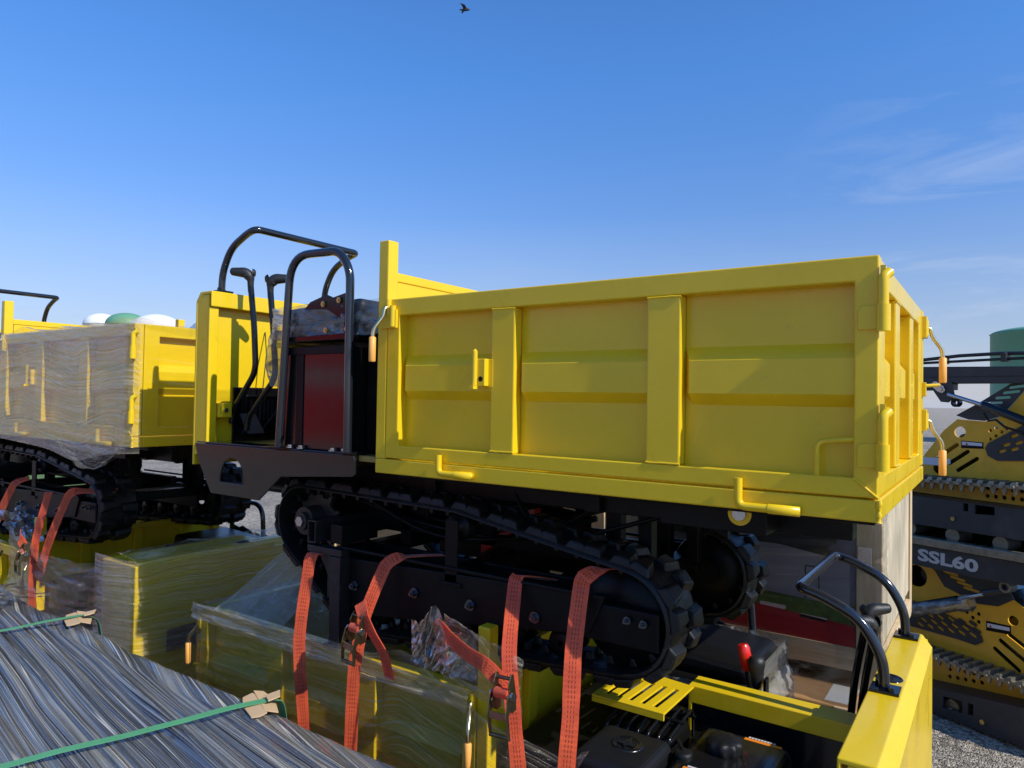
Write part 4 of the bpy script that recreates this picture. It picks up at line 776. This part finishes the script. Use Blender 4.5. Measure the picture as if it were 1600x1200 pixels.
# ------------------------------------------------------------------ crates behind
def crate_print():
    og = (.9, 2.5, -2.13); r = empty('printed_crate', og); U0, U1, W0, W1, Z0, Z1 = .215, 1.50, 1.90, 3.25, -1.02, -.13
    q = MB(); q.box(U0+.02, U1, W0+.02, W1, Z0, Z1-.01); q.build('crate_body', 'wood_grey', r, og)
    for k_, (a_, b_) in enumerate(((W0+.002, W0+.30), (W0+.306, W0+.62), (W0+.626, W0+.93), (W0+.936, W1-.002))): q = MB(); q.box(U0+.001*k_, U0+.02, a_, b_, Z0+.15, Z1-.001*k_); q.build('side_board', 'wood_grey', r, og, .003)
    q = MB(); q.box(U0-.008, U0+.0, W1-.11, W1-.02, Z0, Z1); q.build('side_batten', 'wood_post', r, og, .003)
    q = MB(); q.box(U0-.012, U0+.018, W0+.05, W1-.1, Z0+.0, Z0+.1); q.build('side_batten', 'wood_pale', r, og, .003)
    q = MB(); q.box(U0, U0+.115, W0-.012, W0+.019, Z0-.25, Z1); q.build('corner_post', 'wood_post', r, og, .004)
    q = MB(); q.box(U0+.115, U1, W0-.006, W0+.019, Z0+.0, Z0+.115); q.build('bottom_board', 'wood_pale', r, og, .003)
    q = MB(); q.box(U0+.045, U0+.11, W0-.02, W0-.012, -.50, -.40); q.disc((U0+.078, W0-.022, -.44), (0, 1, 0), .006, .006, 8); q.build('corner_bracket', 'steel', r, og, .002)
    pn = MB(); pn.box(U0+.115, U1, W0-.001, W0+.018, -.91, Z1); p = pn.build('printed_banner', 'print_dark', r, og)
    def pr(poly, m_, d, nm): q = MB(); q.prism(poly, lambda a, b, dd: (a, W0-.001-dd, b), d, d+.001); return q.build(nm, m_, p, og)
    pr([(.335, -.70), (1.5, -.66), (1.5, -.74), (.335, -.80)], 'print_green', .0006, 'printed_grass')
    pr([(.335, -.80), (1.5, -.72), (1.5, -.905), (.335, -.905)], 'print_red', .0012, 'printed_band')
    pr([(.36, -.71), (1.02, -.68), (1.02, -.44), (.70, -.44), (.36, -.49)], 'print_barn', .0018, 'printed_barn')
    pr([(.34, -.485), (1.3, -.44), (1.3, -.30), (.80, -.30)], 'print_line', .0004, 'printed_roof')
    q = MB()
    for k in range(46):
        a = .365+k*.0145; q.box(a, a+.004, W0-.0032, W0-.0028, -.705+(a-.36)*.045, -.49 if a < .5 else -.45)
    q.build('printed_siding', 'print_line', p, og)
    q = MB()
    for (a0, a1, b0, b1) in ((.50, .505, -.70, -.53), (.565, .57, -.70, -.53), (.50, .57, -.535, -.53)): q.box(a0, a1, W0-.0042, W0-.0034, b0, b1)
    q.build('printed_door', 'chassis_black', p, og)
    q = MB()
    for (a, w_, b) in ((.46, .13, -.795), (.66, .13, -.765), (.88, .12, -.735), (1.1, .12, -.72)):
        z_ = b; q.prism([(a, z_), (a+.008, z_-.010), (a+w_, z_-.004), (a+w_+.006, z_+.006), (a+w_, z_+.014), (a+.005, z_+.010)], lambda x_, y_, dd: (x_, W0-.0024-dd, y_), 0, .0008)
        for k in range(3): q.box(a, a+w_*.8-.02*k, W0-.0030, W0-.0024, z_-.03-.018*k, z_-.026-.018*k)
    q.build('printed_captions', 'print_pill', p, og)
    q = MB(); q.box(.84, .93, W0-.003, W0-.0022, -.55, -.51); q.box(.95, 1.02, W0-.003, W0-.0022, -.34, -.31); q.build('printed_tag', 'print_red', p, og)
    # darker tree print
    q = MB(); pts = [(.50+.10*cos(t)*(1+.2*sin(5*t)), -.36+.07*sin(t)*(1+.2*cos(7*t))) for t in [k*2*pi/24 for k in range(24)]]; q.prism(pts, lambda a, b, dd: (a, W0-.0012-dd, b), 0, .0006); q.build('printed_tree', 'print_line', p, og)
    f = wrap(None, 0, 0, 'stretch_film', 'film_clear', [(1.5, W0-.03), (.36, W0-.03), (U0-.015, W0-.022), (U0-.02, W0+.1)], Z0-.02, Z1+.01, 50, .010, 21); f.parent = r; f.matrix_parent_inverse = Matrix.Translation(-(PV(og)+Vector((0, 0, GZ))))
    tag(r, 'wooden crate with a dark printed building banner, standing behind the lower dumper handrail', 'crate')
    og = (.9, 2.3, -2.13); r = empty('cardboard_crate', og)
    q = MB(); q.box(.30, 1.75, 1.62, 3.2, -2.05, -1.10); q.build('carton', 'cardboard_brown', r, og, .01)
    q = MB(); q.box(.30, .38, 1.605, 1.62, -2.05, -1.10); q.box(1.0, 1.08, 1.605, 1.62, -2.05, -1.10); q.box(.30, 1.75, 1.60, 1.619, -1.30, -1.2); q.box(.30, 1.75, 1.60, 1.619, -1.75, -1.65); q.build('batten', 'wood_pale', r, og, .003)
    f = wrap(None, 0, 0, 'stretch_film', 'film_dense', [(1.75, 1.58), (.29, 1.58), (.28, 3.2)], -2.0, -1.09, 40, .012, 31); f.parent = r; f.matrix_parent_inverse = Matrix.Translation(-(PV(og)+Vector((0, 0, GZ))))
    f = sheet('stretch_film', 'film_clear', lambda a, b: (.30+1.4*a, 1.6+1.5*b, -1.085+.012*fbm(a*8, b*5, 4)), 40, 40, None, (0, 0, 0), (1.4, 1.5)); f.parent = r; f.matrix_parent_inverse = Matrix.Translation(-(PV(og)+Vector((0, 0, GZ))))
    q = MB(); q.box(.31, .43, 1.66, 1.9, -1.0995, -1.098); q.build('paper_label', 'white_paint', r, og)
    tag(r, 'film-wrapped brown carton on battens, below the crate with the printed banner', 'crate')
crate_print()
def crate_ply():
    og = (3.2, 2.5, -2.13); r = empty('plywood_crate', og)
    q = MB(); q.box(1.72, 4.75, 1.92, 3.2, -2.05, -.24); q.build('crate_body', 'wood_pale', r, og, .004)
    q = MB()
    for a in (1.72, 2.9, 4.1): q.box(a, a+.09, 1.90, 1.92, -2.05, -.24)
    q.box(1.72, 4.75, 1.895, 1.919, -1.1, -1.0); q.build('batten', 'wood_post', r, og, .003)
    mt = Matrix.Translation(PV((2.50, 1.9165, -.405), og)) @ Matrix.Rotation(radians(90), 4, 'X')
    text('stencil_letters', 'OLAN CH', .115, 'print_line', og, mt, r, .001, .004, sx=.95)
    tag(r, 'pale plywood crate with stencilled black letters, seen through the raised chassis', 'crate')
crate_ply()

# ------------------------------------------------------------------ two stacked stand-on loaders
A_ = Vector((-.874985, .48415, 0)) ; Nn = Vector((.48415, .874985, 0)); G0 = Vector((.21038, 4.594523, 0))
def circ(c, r, n=12): return [(c[0]+r*cos(2*pi*k/n), c[1]+r*sin(2*pi*k/n)) for k in range(n)]
def slot(a, b, r, n=6):
    d = (Vector(b)-Vector(a)); t = atan2(d.y, d.x); o = []
    for k in range(n+1): o.append((a[0]+r*cos(t+pi/2+pi*k/n), a[1]+r*sin(t+pi/2+pi*k/n)))
    for k in range(n+1): o.append((b[0]+r*cos(t-pi/2+pi*k/n), b[1]+r*sin(t-pi/2+pi*k/n)))
    return o
def wp(s, z, d):     # s to the right, z up, d away
    return G0-A_*s+Nn*d+Vector((0, 0, z))
class SB(MB):
    def put(s, name, m_, parent, org, bevel=0, bseg=2):
        s.v = [(-(p[0]), p[1], p[2]-GZ) for p in s.v]; o = (-(org.x), org.y, org.z-GZ)
        return s.build(name, m_, parent, o, bevel, bseg)
def chain(par, org, s0, z0, s1, z1, d0, d1, name='track_chain'):
    q = SB(); n = int((s1-s0)/.075)
    q.hexa([wp(s0, z0-.012, d0+.01), wp(s1, z1-.012, d0+.01), wp(s1, z1-.012, d1), wp(s0, z0-.012, d1), wp(s0, z0+.012, d0+.01), wp(s1, z1+.012, d0+.01), wp(s1, z1+.012, d1), wp(s0, z0+.012, d1)])
    for k in range(n):
        t = (k+.5)/n; s = s0+(s1-s0)*t; z = z0+(z1-z0)*t
        q.hexa([wp(s-.026, z+.008, d0), wp(s+.020, z+.008, d0), wp(s+.020, z+.008, d1), wp(s-.026, z+.008, d1), wp(s-.012, z+.034, d0+.004), wp(s+.020, z+.038, d0+.004), wp(s+.020, z+.038, d1), wp(s-.012, z+.034, d1)])
        q.prism([(s-.02, z-.01), (s+.02, z-.01), (s+.008, z-.06), (s-.008, z-.06)], wp, d0+.03, d0+.05)
        q.prism(circ((s, z), .013, 8), wp, d0-.012, d0+.02)
    return q.put(name, 'chain_steel', par, org, .002)
def loader_up():
    org = wp(-.4, 1.26, .5); r = bpy.data.objects.new('stand_on_loader', None); COL.objects.link(r); r.location = org
    # body plate
    hol = [circ((-.246, 2.222), .045, 18), slot((-.43, 2.0), (-.27, 2.118), .016), slot((-.33, 1.965), (-.185, 2.07), .016), slot((-.262, 1.915), (-.115, 2.02), .016), circ((-.42, 1.915), .045, 14)]
    hol += [circ(c, .0145, 8) for c in ((-.018, 2.243), (.024, 2.269), (.065, 2.3), (-.018, 2.179), (.024, 2.206), (.065, 2.237), (.101, 2.263))]
    hol += [circ((-.036+.0605*i, z+.001*i), .017, 10) for i in range(6) for z in (1.802, 1.741)]
    q = SB(); q.prism([(-1.1, 1.70), (-1.1, 1.9), (-.62, 1.9), (-.52, 2.04), (-.374, 2.231), (-.266, 2.323), (-.171, 2.318), (-.051, 2.312), (.042, 2.346), (.11, 2.405), (.22, 2.54), (.45, 2.58), (.60, 2.50), (.60, 1.70)], wp, 0, .012, holes=hol)
    body = q.put('side_plate', 'skid_yellow', r, org)
    q = SB(); q.prism([(-1.1, 1.72), (-.6, 1.9), (-.5, 2.0), (-.3, 2.2), (.1, 2.3), (.3, 2.45), (.60, 2.4), (.60, 1.72)], wp, .10, .9); q.put('engine_bay', 'plate_black', r, org, .01)
    q = SB(); q.prism([(-.45, 1.9), (-.38, 2.19), (-.27, 2.29), (-.2, 2.29), (-.2, 1.9)], wp, .93, .95, holes=[circ((-.30, 2.14), .05, 14)]); q.put('far_plate', 'skid_yellow', r, org)
    q = SB(); q.prism([(-.271, 2.354), (-.099, 2.453), (.132, 2.60), (.56, 2.69), (.60, 2.68), (.60, 2.50), (.5, 2.585), (.22, 2.545), (.11, 2.41), (.042, 2.35), (-.051, 2.317), (-.171, 2.323)], wp, -.012, -.002, holes=[slot((.035, 2.494), (.125, 2.50), .010), slot((.09, 2.533), (.19, 2.545), .010), slot((.135, 2.573), (.25, 2.588), .010), slot((-.02, 2.455), (.07, 2.46), .009)])
    q.put('top_cover', 'skid_grey', r, org)
    gh = [slot((.06+.085*i+.03*(j % 2), 2.085+.05*j+.02*i), (.095+.085*i+.03*(j % 2), 2.10+.05*j+.02*i), .012) for i in range(6) for j in range(2+(i > 0)+(i > 1))]
    q = SB(); q.prism([(-.046, 2.108), (-.022, 2.149), (.242, 2.307), (.52, 2.39), (.60, 2.42), (.60, 2.06), (.043, 2.017), (-.027, 2.05)], wp, -.016, -.006, holes=gh); q.put('engine_grille', 'skid_grey', r, org)
    q = SB(); q.prism([(-1.3, 2.77), (.64, 2.715), (.64, 2.60), (-.247, 2.605), (-.247, 2.555), (-1.3, 2.54)], wp, -.10, -.02); arm = q.put('lift_arm', 'skid_grey', r, org, .006)
    q = SB(); q.prism([(-.36, 2.62), (-.24, 2.62), (-.22, 2.50), (-.27, 2.455), (-.33, 2.46), (-.40, 2.56)], wp, -.115, -.103); q.prism([(-.9, 2.66), (.64, 2.65), (.64, 2.656), (-.9, 2.665)], wp, -.105, -.10); q.put('pivot_plate', 'skid_grey', arm, org, .004)
    q = SB(); q.prism([(-.40, 2.605), (-.375, 2.625), (-.35, 2.62), (-.30, 2.585), (-.285, 2.55), (-.31, 2.53), (-.345, 2.54), (-.40, 2.59)], wp, -.128, -.116); q.prism(circ((-.325, 2.562), .018, 14), wp, -.136, -.128); q.prism(circ((-.378, 2.602), .009, 8), wp, -.134, -.128); q.put('pin_keeper', 'steel', arm, org, .001)
    q = SB(); q.tube([wp(-.6, 2.80, -.06), wp(-.2, 2.825, -.08), wp(.1, 2.83, -.05), wp(.5, 2.815, -.06), wp(.64, 2.79, -.06)], .014, 10); q.tube([wp(-1.0, 2.775, -.04), wp(.0, 2.785, -.07), wp(.5, 2.79, -.03), wp(.64, 2.77, -.05)], .011, 10)
    for s in (-.33, .13, .55): q.prism([(s-.018, 2.765), (s+.018, 2.765), (s+.018, 2.825), (s+.006, 2.835), (s-.006, 2.835), (s-.018, 2.825)], wp, -.10, -.03)
    q.put('hydraulic_hose', 'grip_black', arm, org)
    q = SB(); q.tube([wp(-.26, 2.52, -.13), wp(.02, 2.433, -.13)], .016, 14); cy = q.put('cylinder_rod', 'steel', r, org); q = SB(); q.tube([wp(.0, 2.44, -.13), wp(.01, 2.437, -.13), wp(.60, 2.21, -.13)], [.026, .033, .033], 16); q.prism(circ((-.20, 2.455), .035, 14), wp, -.14, -.10, holes=[circ((-.20, 2.455), .018, 10)]); q.tube([wp(.0, 2.38, -.12), wp(.03, 2.32, -.1), (wp(.08, 2.33, -.1)), wp(.14, 2.28, -.1), wp(.4, 2.2, -.1)], .009, 8); q.put('cylinder_barrel', 'gloss_black', r, org)
    q = SB(); q.prism([(-.235, 2.155), (-.066, 2.149), (-.066, 2.100), (-.235, 2.095)], wp, -.003, -.0005); lb = q.put('label_plate', 'chassis_black', r, org)
    q = SB(); q.prism([(-.228, 2.148), (-.074, 2.143), (-.074, 2.120), (-.228, 2.120)], wp, -.0045, -.0032); q.put('label_field', 'label_white', lb, org)
    q = SB(); q.prism([(-.20, 2.123), (-.18, 2.123), (-.19, 2.142)], wp, -.006, -.0047); q.put('warning_triangle', 'red_paint', lb, org)
    q = SB(); q.prism([(-.62, 2.0), (-.32, 2.0), (-.32, 1.96), (-.40, 1.94), (-.62, 1.94)], wp, -.004, -.001); q.put('label_field', 'label_white', lb, org)
    chain(r, org, -1.1, 1.80, .60, 1.86, -.20, .0)
    q = SB(); q.prism([(-1.1, 1.69), (.60, 1.70), (.60, 1.485), (-1.1, 1.46)], wp, -.22, -.20, holes=[[(-.088, 1.70-.01), (-.05, 1.69), (-.05, 1.63), (-.088, 1.63)], [(-.003, 1.69), (.138, 1.69), (.138, 1.63), (-.003, 1.62)]]); q.prism([(-1.1, 1.69), (.60, 1.70), (.60, 1.69), (-1.1, 1.68)], wp, -.2, 0)
    fr = q.put('track_frame', 'skid_grey', r, org); q = SB(); q.prism(circ((-.16, 1.56), .016, 12), wp, -.235, -.22); q.put('frame_bolt', 'bolt_gold', fr, org)
    for s in (-.9, -.55, -.2, .15, .5): q = SB(); q.tube([wp(s, 1.42, -.17), wp(s, 1.42, .0)], .055, 16); q.put('track_roller', 'chain_steel', r, org)
    chain(r, org, -1.1, 1.33, .60, 1.33, -.20, .0)
    q = SB(); q.prism([(-1.1, 1.29), (.60, 1.29), (.60, 1.75), (-1.1, 1.75)], wp, .02, .9); q.put('belly_frame', 'chassis_black', r, org)
    tag(r, 'upper of two stacked yellow loaders at right edge, steel cylinder rod shining', 'loader', 'loaders stacked two high')
loader_up()
def loader_low():
    org = wp(-.2, 0, .5); r = bpy.data.objects.new('stand_on_loader', None); COL.objects.link(r); r.location = org
    hol = [circ((.148, .838), .037, 16), slot((.02, .592), (.185, .485), .017), slot((.06, .665), (.24, .56), .017), slot((.12, .728), (.30, .63), .017)]
    hol += [circ(c, .0155, 10) for c in ((-.15, .84), (-.19, .81), (-.145, .78), (-.10, .82), (-.10, .76))]
    hol += [circ((-.321+.0615*i, z+.010*i), .016, 10) for i in range(5) for z in (.322, .262)]
    hol += [circ((-.60, 1.0), .09, 16)]
    q = SB(); q.prism([(-1.2, .12), (-1.2, 1.25), (-.614, 1.166), (-.30, 1.14), (.044, 1.05), (.16, .985), (.5, .80), (.54, .76), (.56, .6), (.56, .12)], wp, 0, .012, holes=hol); q.put('side_plate', 'skid_yellow', r, org)
    q = SB(); q.prism([(-1.2, .15), (-1.2, 1.2), (-.6, 1.1), (0, 1.0), (.4, .78), (.54, .7), (.54, .15)], wp, .10, .9); q.put('engine_bay', 'plate_black', r, org, .01)
    gh = [slot((-.58+.085*i+.03*(j % 2), .615+.045*j+.008*i), (-.545+.085*i+.03*(j % 2), .60+.045*j+.008*i), .012) for i in range(6) for j in range(3)]
    q = SB(); q.prism([(-1.0, .60), (-.62, .79), (-.343, .75), (-.13, .70), (-.075, .66), (-.062, .618), (-.119, .575), (-.25, .58), (-1.0, .56)], wp, -.012, -.003, holes=gh); q.put('engine_grille', 'skid_grey', r, org)
    q = SB(); q.prism([(-.60, 1.16), (-.44, 1.08), (-.36, .97), (-.10, .90), (.05, .92), (.16, 1.0), (.10, 1.10), (-.3, 1.17)], wp, -.012, -.003, holes=[slot((-.37+.055*k, 1.09-.03*k), (-.26+.055*k, 1.08-.03*k), .012) for k in range(4)]); q.put('top_cover', 'skid_grey', r, org)
    q = SB(); q.prism([(-1.3, 1.365), (.56, 1.40), (.56, 1.34), (-1.3, 1.30)], wp, -.28, -.20); q.put('arm_rail', 'chain_steel', r, org, .006)
    q = SB(); q.prism([(-1.3, 1.30), (.56, 1.335), (.56, 1.20), (.3, 1.165), (.044, 1.150), (-.614, 1.145), (-1.3, 1.12)], wp, -.25, -.21); arm = q.put('lift_arm', 'skid_grey', r, org, .006)
    Rm = Matrix((( -A_.x, 0, -Nn.x, 0), (-A_.y, 0, -Nn.y, 0), (0, 1, 0, 0), (0, 0, 0, 1)))
    Rm = Matrix((-A_, Vector((0, 0, 1)), -Nn)).transposed().to_4x4()
    mt = Matrix.Translation(wp(-.425, 1.195, -.2515)-org) @ Rm
    text('lettering', 'SSL60', .125, 'grey_letter', None, mt, r, .001, .0045, sx=1.55)
    q = SB(); q.tube([wp(-.9, .63, -.16), wp(-.62, .74, -.16), wp(-.16, .93, -.16)], .035, 16); cy = q.put('cylinder_barrel', 'gloss_black', r, org); q = SB(); q.tube([wp(-.18, .93, -.16), wp(.17, 1.085, -.16)], .014, 12); q.put('cylinder_rod', 'steel', r, org); q = SB(); q.tube([wp(.03, 1.03, -.16), wp(.2, 1.10, -.16)], .024, 14); q.prism(circ((.20, 1.12), .042, 18), wp, -.20, -.12, holes=[circ((.20, 1.12), .018, 12)]); q.put('rod_eye', 'skid_grey', cy, org, .002)
    q = SB(); q.prism(circ((.20, 1.12), .040, 18), wp, -.206, -.201, holes=[circ((.20, 1.12), .026, 12)]); q.put('eye_bushing', 'chain_steel', cy, org)
    def sleeve(a, b):
        c = Vector((-.66+.60*a, .70+.24*a)); t = 2*pi*b; rr = .052+.012*fbm(a*6, b*7, 3)+.02*max(0, a-.85)
        p = wp(c.x-rr*cos(t)*.37, c.y+rr*cos(t)*.93, -.16+rr*sin(t)); return (-p.x, p.y, p.z-GZ)
    o = sheet('stretch_film', 'film_bag', sleeve, 40, 24, None, (0, 0, 0), (.6, .35)); bpy.context.view_layer.update(); o.parent = r; o.matrix_parent_inverse = r.matrix_world.inverted()
    q = SB(); q.prism([(-.042, .785), (.133, .795), (.133, .73), (-.042, .712)], wp, -.003, -.0005); lb = q.put('label_plate', 'chassis_black', r, org)
    q = SB(); q.prism([(-.034, .770), (.125, .782), (.125, .756), (-.034, .740)], wp, -.0045, -.0032); q.put('label_field', 'label_white', lb, org)
    q = SB(); q.prism([(-.02, .745), (.0, .746), (-.01, .765)], wp, -.006, -.0047); q.put('warning_triangle', 'red_paint', lb, org)
    chain(r, org, -1.1, .43, .56, .445, -.20, .0)
    q = SB(); q.prism([(-1.1, .10), (.56, .34), (.56, .10), (.3, .03), (-1.1, -.0)], wp, -.22, -.20, holes=[[(-.24, .175), (-.09, .19), (-.09, .10), (-.24, .085)], [(-.05, .195), (-.01, .2), (-.01, .115), (-.05, .11)]]); q.prism([(-1.1, .10), (.56, .34), (.56, .33), (-1.1, .09)], wp, -.2, 0)
    fr = q.put('track_frame', 'skid_grey', r, org); q = SB(); q.prism(circ((-.46, .06), .016, 12), wp, -.235, -.22); q.put('frame_bolt', 'bolt_gold', fr, org); q = SB(); q.prism(circ((.06, .10), .018, 12), wp, -.235, -.22); q.put('frame_bolt', 'bolt_gold', fr, org)
    chain(r, org, -.56, .06, .56, .06, -.20, .0)
    for s in (-.9, -.55, -.2, .15, .5): q = SB(); q.tube([wp(s, .10, -.17), wp(s, .10, .0)], .055, 16); q.put('track_roller', 'chain_steel', r, org)
    q = SB(); q.prism([(-1.1, .05), (.56, .05), (.56, .3), (-1.1, .3)], wp, .02, .9); q.put('belly_frame', 'chassis_black', r, org)
    tag(r, 'lower of two stacked yellow loaders at right edge, SSL60 on its arm', 'loader', 'loaders stacked two high')
loader_low()

# ------------------------------------------------------------------ ground, distance
def gravel():
    mt = bpy.data.materials.new('gravel'); mt.use_nodes = True; nt = mt.node_tree; b = nt.nodes['Principled BSDF']; L = nt.links.new
    t = N(nt, 'ShaderNodeTexCoord'); v = N(nt, 'ShaderNodeTexVoronoi', ins={'Scale': 38}); L(t.outputs['Object'], v.inputs[0]); v2 = N(nt, 'ShaderNodeTexVoronoi', ins={'Scale': 90}); L(t.outputs['Object'], v2.inputs[0])
    r = N(nt, 'ShaderNodeValToRGB'); r.color_ramp.elements[0].color = (.14, .115, .085, 1); r.color_ramp.elements[1].color = (.62, .53, .42, 1)
    s = N(nt, 'ShaderNodeSeparateColor'); L(v.outputs['Color'], s.inputs[0]); L(s.outputs[0], r.inputs[0]); n = N(nt, 'ShaderNodeTexNoise', ins={'Scale': .7, 'Detail': 6}); L(t.outputs['Object'], n.inputs[0])
    mr = N(nt, 'ShaderNodeMapRange', ins={1: .3, 2: .7, 3: .7, 4: 1.15}); L(n.outputs[0], mr.inputs[0]); sc = N(nt, 'ShaderNodeVectorMath', operation='SCALE'); L(r.outputs[0], sc.inputs[0]); L(mr.outputs[0], sc.inputs['Scale']); L(sc.outputs[0], b.inputs['Base Color'])
    b.inputs['Roughness'].default_value = .85; ad = N(nt, 'ShaderNodeMath', operation='ADD'); L(v.outputs['Distance'], ad.inputs[0]); L(v2.outputs['Distance'], ad.inputs[1])
    bp = N(nt, 'ShaderNodeBump', ins={'Strength': .9, 'Distance': .02}); bp.invert = True; L(ad.outputs[0], bp.inputs['Height']); L(bp.outputs[0], b.inputs['Normal']); M['gravel'] = mt
gravel()
mat('grass', (.10, .17, .03), .8, var=.4, vscale=.6)
q = MB(); q.add([(-1500, -1500, -2.13), (1500, -1500, -2.13), (1500, 1500, -2.13), (-1500, 1500, -2.13)], [(0, 1, 2, 3)]); o = q.build('ground', 'gravel', None, (0, 0, -2.13)); tag(o, kind='structure')
q = MB(); q.add([(-20, 6.8, -2.126), (-1, 6.8, -2.126), (6, 16, -2.126), (15, 27, -2.126), (34, 40, -2.126), (20, 44, -2.126), (-20, 30, -2.126)], [tuple(range(7))]); q.add([(17, 2, -2.126), (17, 7.5, -2.126), (40, 16, -2.126), (60, 2, -2.126)], [(0, 1, 2, 3)]); o = q.build('grass_field', 'grass', None, (0, 14, -2.126)); tag(o, kind='structure')
def site(px, dist):   # direction of a picture column, as a place at that distance (used once for far landmarks)
    d = F_+R_*((px-800)/1102.668); d.z = 0; d.normalize(); return Vector((co.location.x, co.location.y, 0))+d*dist
def storage(name, pos, r, h, dome, m_, m2, lab, cat, group=None):
    e = bpy.data.objects.new(name, None); COL.objects.link(e); e.location = (pos.x, pos.y, 0)
    q = MB(); q.lathe((0, 0, 0), (0, 0, 1), [(r, 0), (r, h*.5), (r, h-.05), (r+.06, h), (r, h+.02)], 64); q.build('tank_wall', m_, e)
    q = MB(); q.lathe((0, 0, 0), (0, 0, 1), [(r*cos(t*pi/24), h+dome*sin(t*pi/24)) for t in range(13)], 64); q.build('tank_roof', m2, e)
    tag(e, lab, cat, group)
storage('storage_tank', site(1665, 60), 4.2, 7.5, .5, 'tank_green', 'tank_green', 'tall green storage tank beyond the loaders at right', 'tank')
storage('domed_tank', site(243, 62), 2.2, 6.9, 1.75, 'dome_white', 'dome_white', 'larger white domed tank top showing over the left dumper', 'tank', 'domed tanks in the distance')
storage('domed_tank', site(156, 75), 1.5, 8.7, 1.0, 'dome_white', 'dome_white', 'smaller white domed tank top above the wrapped box', 'tank', 'domed tanks in the distance')
storage('domed_tank', site(196, 70), 1.7, 8.4, 1.0, 'tank_green', 'tank_green', 'green domed tank top between the two white ones', 'tank', 'domed tanks in the distance')
# red barn that the glossy black housing mirrors
e = bpy.data.objects.new('metal_barn', None); COL.objects.link(e); e.location = (-33, -26, 0); e.rotation_euler.z = radians(-52)
q = MB(); q.box(-11, 11, -4, 4, 0, 3.0); q.box(-11, 11, -4, 4, 4.0, 7.4); q.build('wall', 'barn_red', e); q = MB(); q.box(-10.9, 10.9, -3.9, 3.9, 3.0, 4.0); q.build('wall_band', 'barn_grey', e)
q = MB(); q.prism([(-4.4, 7.4), (4.4, 7.4), (0, 9)], lambda a, b, d: (d, a, b), -11.3, 11.3); q.build('roof', 'barn_grey', e); q = MB(); q.box(6.5, 10, 4.0, 4.06, 0, 3.2); q.build('door', 'barn_grey', e)
tag(e, 'long red metal barn standing behind the photographer, mirrored in black panels', 'barn')
# far trees
def tree(px, dist, h, seed, lab):
    pos = site(px, dist); e = bpy.data.objects.new('broadleaf_tree', None); COL.objects.link(e); e.location = (pos.x, pos.y, 0); rnd = random.Random(seed)
    q = MB(); q.tube([(0, 0, 0), (.1, 0, h*.3), (0, .1, h*.62)], [.22, .16, .07], 8)
    for k in range(6): a = k*1.05+seed; q.tube([(.05, 0, h*(.28+.05*k)), (cos(a)*h*.2, sin(a)*h*.2, h*(.5+.05*k))], [.08, .02], 6)
    q.build('trunk', 'bark', e); q = MB()
    cl = [(Vector((rnd.gauss(0, .17), rnd.gauss(0, .17), rnd.uniform(.42, .95)))*h, rnd.uniform(.09, .17)*h) for _ in range(16)]
    for c, r in cl:
        for _ in range(220):
            d = Vector((rnd.gauss(0, 1), rnd.gauss(0, 1), rnd.gauss(0, 1))).normalized()*r*rnd.uniform(.5, 1.05); p = c+d; a = Vector((rnd.gauss(0, 1), rnd.gauss(0, 1), rnd.gauss(0, 1))).normalized()*.13; b = a.orthogonal().normalized()*.1
            q.add([p-a, p+b, p+a, p-b], [(0, 1, 2, 3)])
    q.build('crown', 'foliage', e); tag(e, lab, 'tree', 'trees in the distance')
# bird
e = empty('bird', (0, 0, 0)); dv = (F_+R_*((727-800)/1102.668)-U_*((15-600)/1102.668)).normalized(); e.location = co.location+dv*22; e.rotation_euler.z = .6
q = MB(); q.tube([(-.13, 0, 0), (-.08, 0, .005), (0, 0, .0), (.09, 0, -.01), (.16, 0, -.005)], [.01, .032, .045, .025, .012], 10); q.build('body', 'bird', e)
for s in (-1, 1):
    q = MB(); q.hexa([(-.05, s*.02, .01), (.05, s*.02, .0), (.09, s*.13, .05), (.01, s*.14, .06), (-.05, s*.02, .016), (.05, s*.02, .006), (.09, s*.13, .054), (.01, s*.14, .064)]); q.hexa([(.01, s*.14, .06), (.09, s*.13, .05), (.13, s*.24, .03), (.10, s*.25, .03), (.01, s*.14, .064), (.09, s*.13, .054), (.13, s*.24, .033), (.10, s*.25, .033)]); q.build('wing', 'bird', e)
tag(e, 'small dark bird flying high against the blue sky', 'bird')
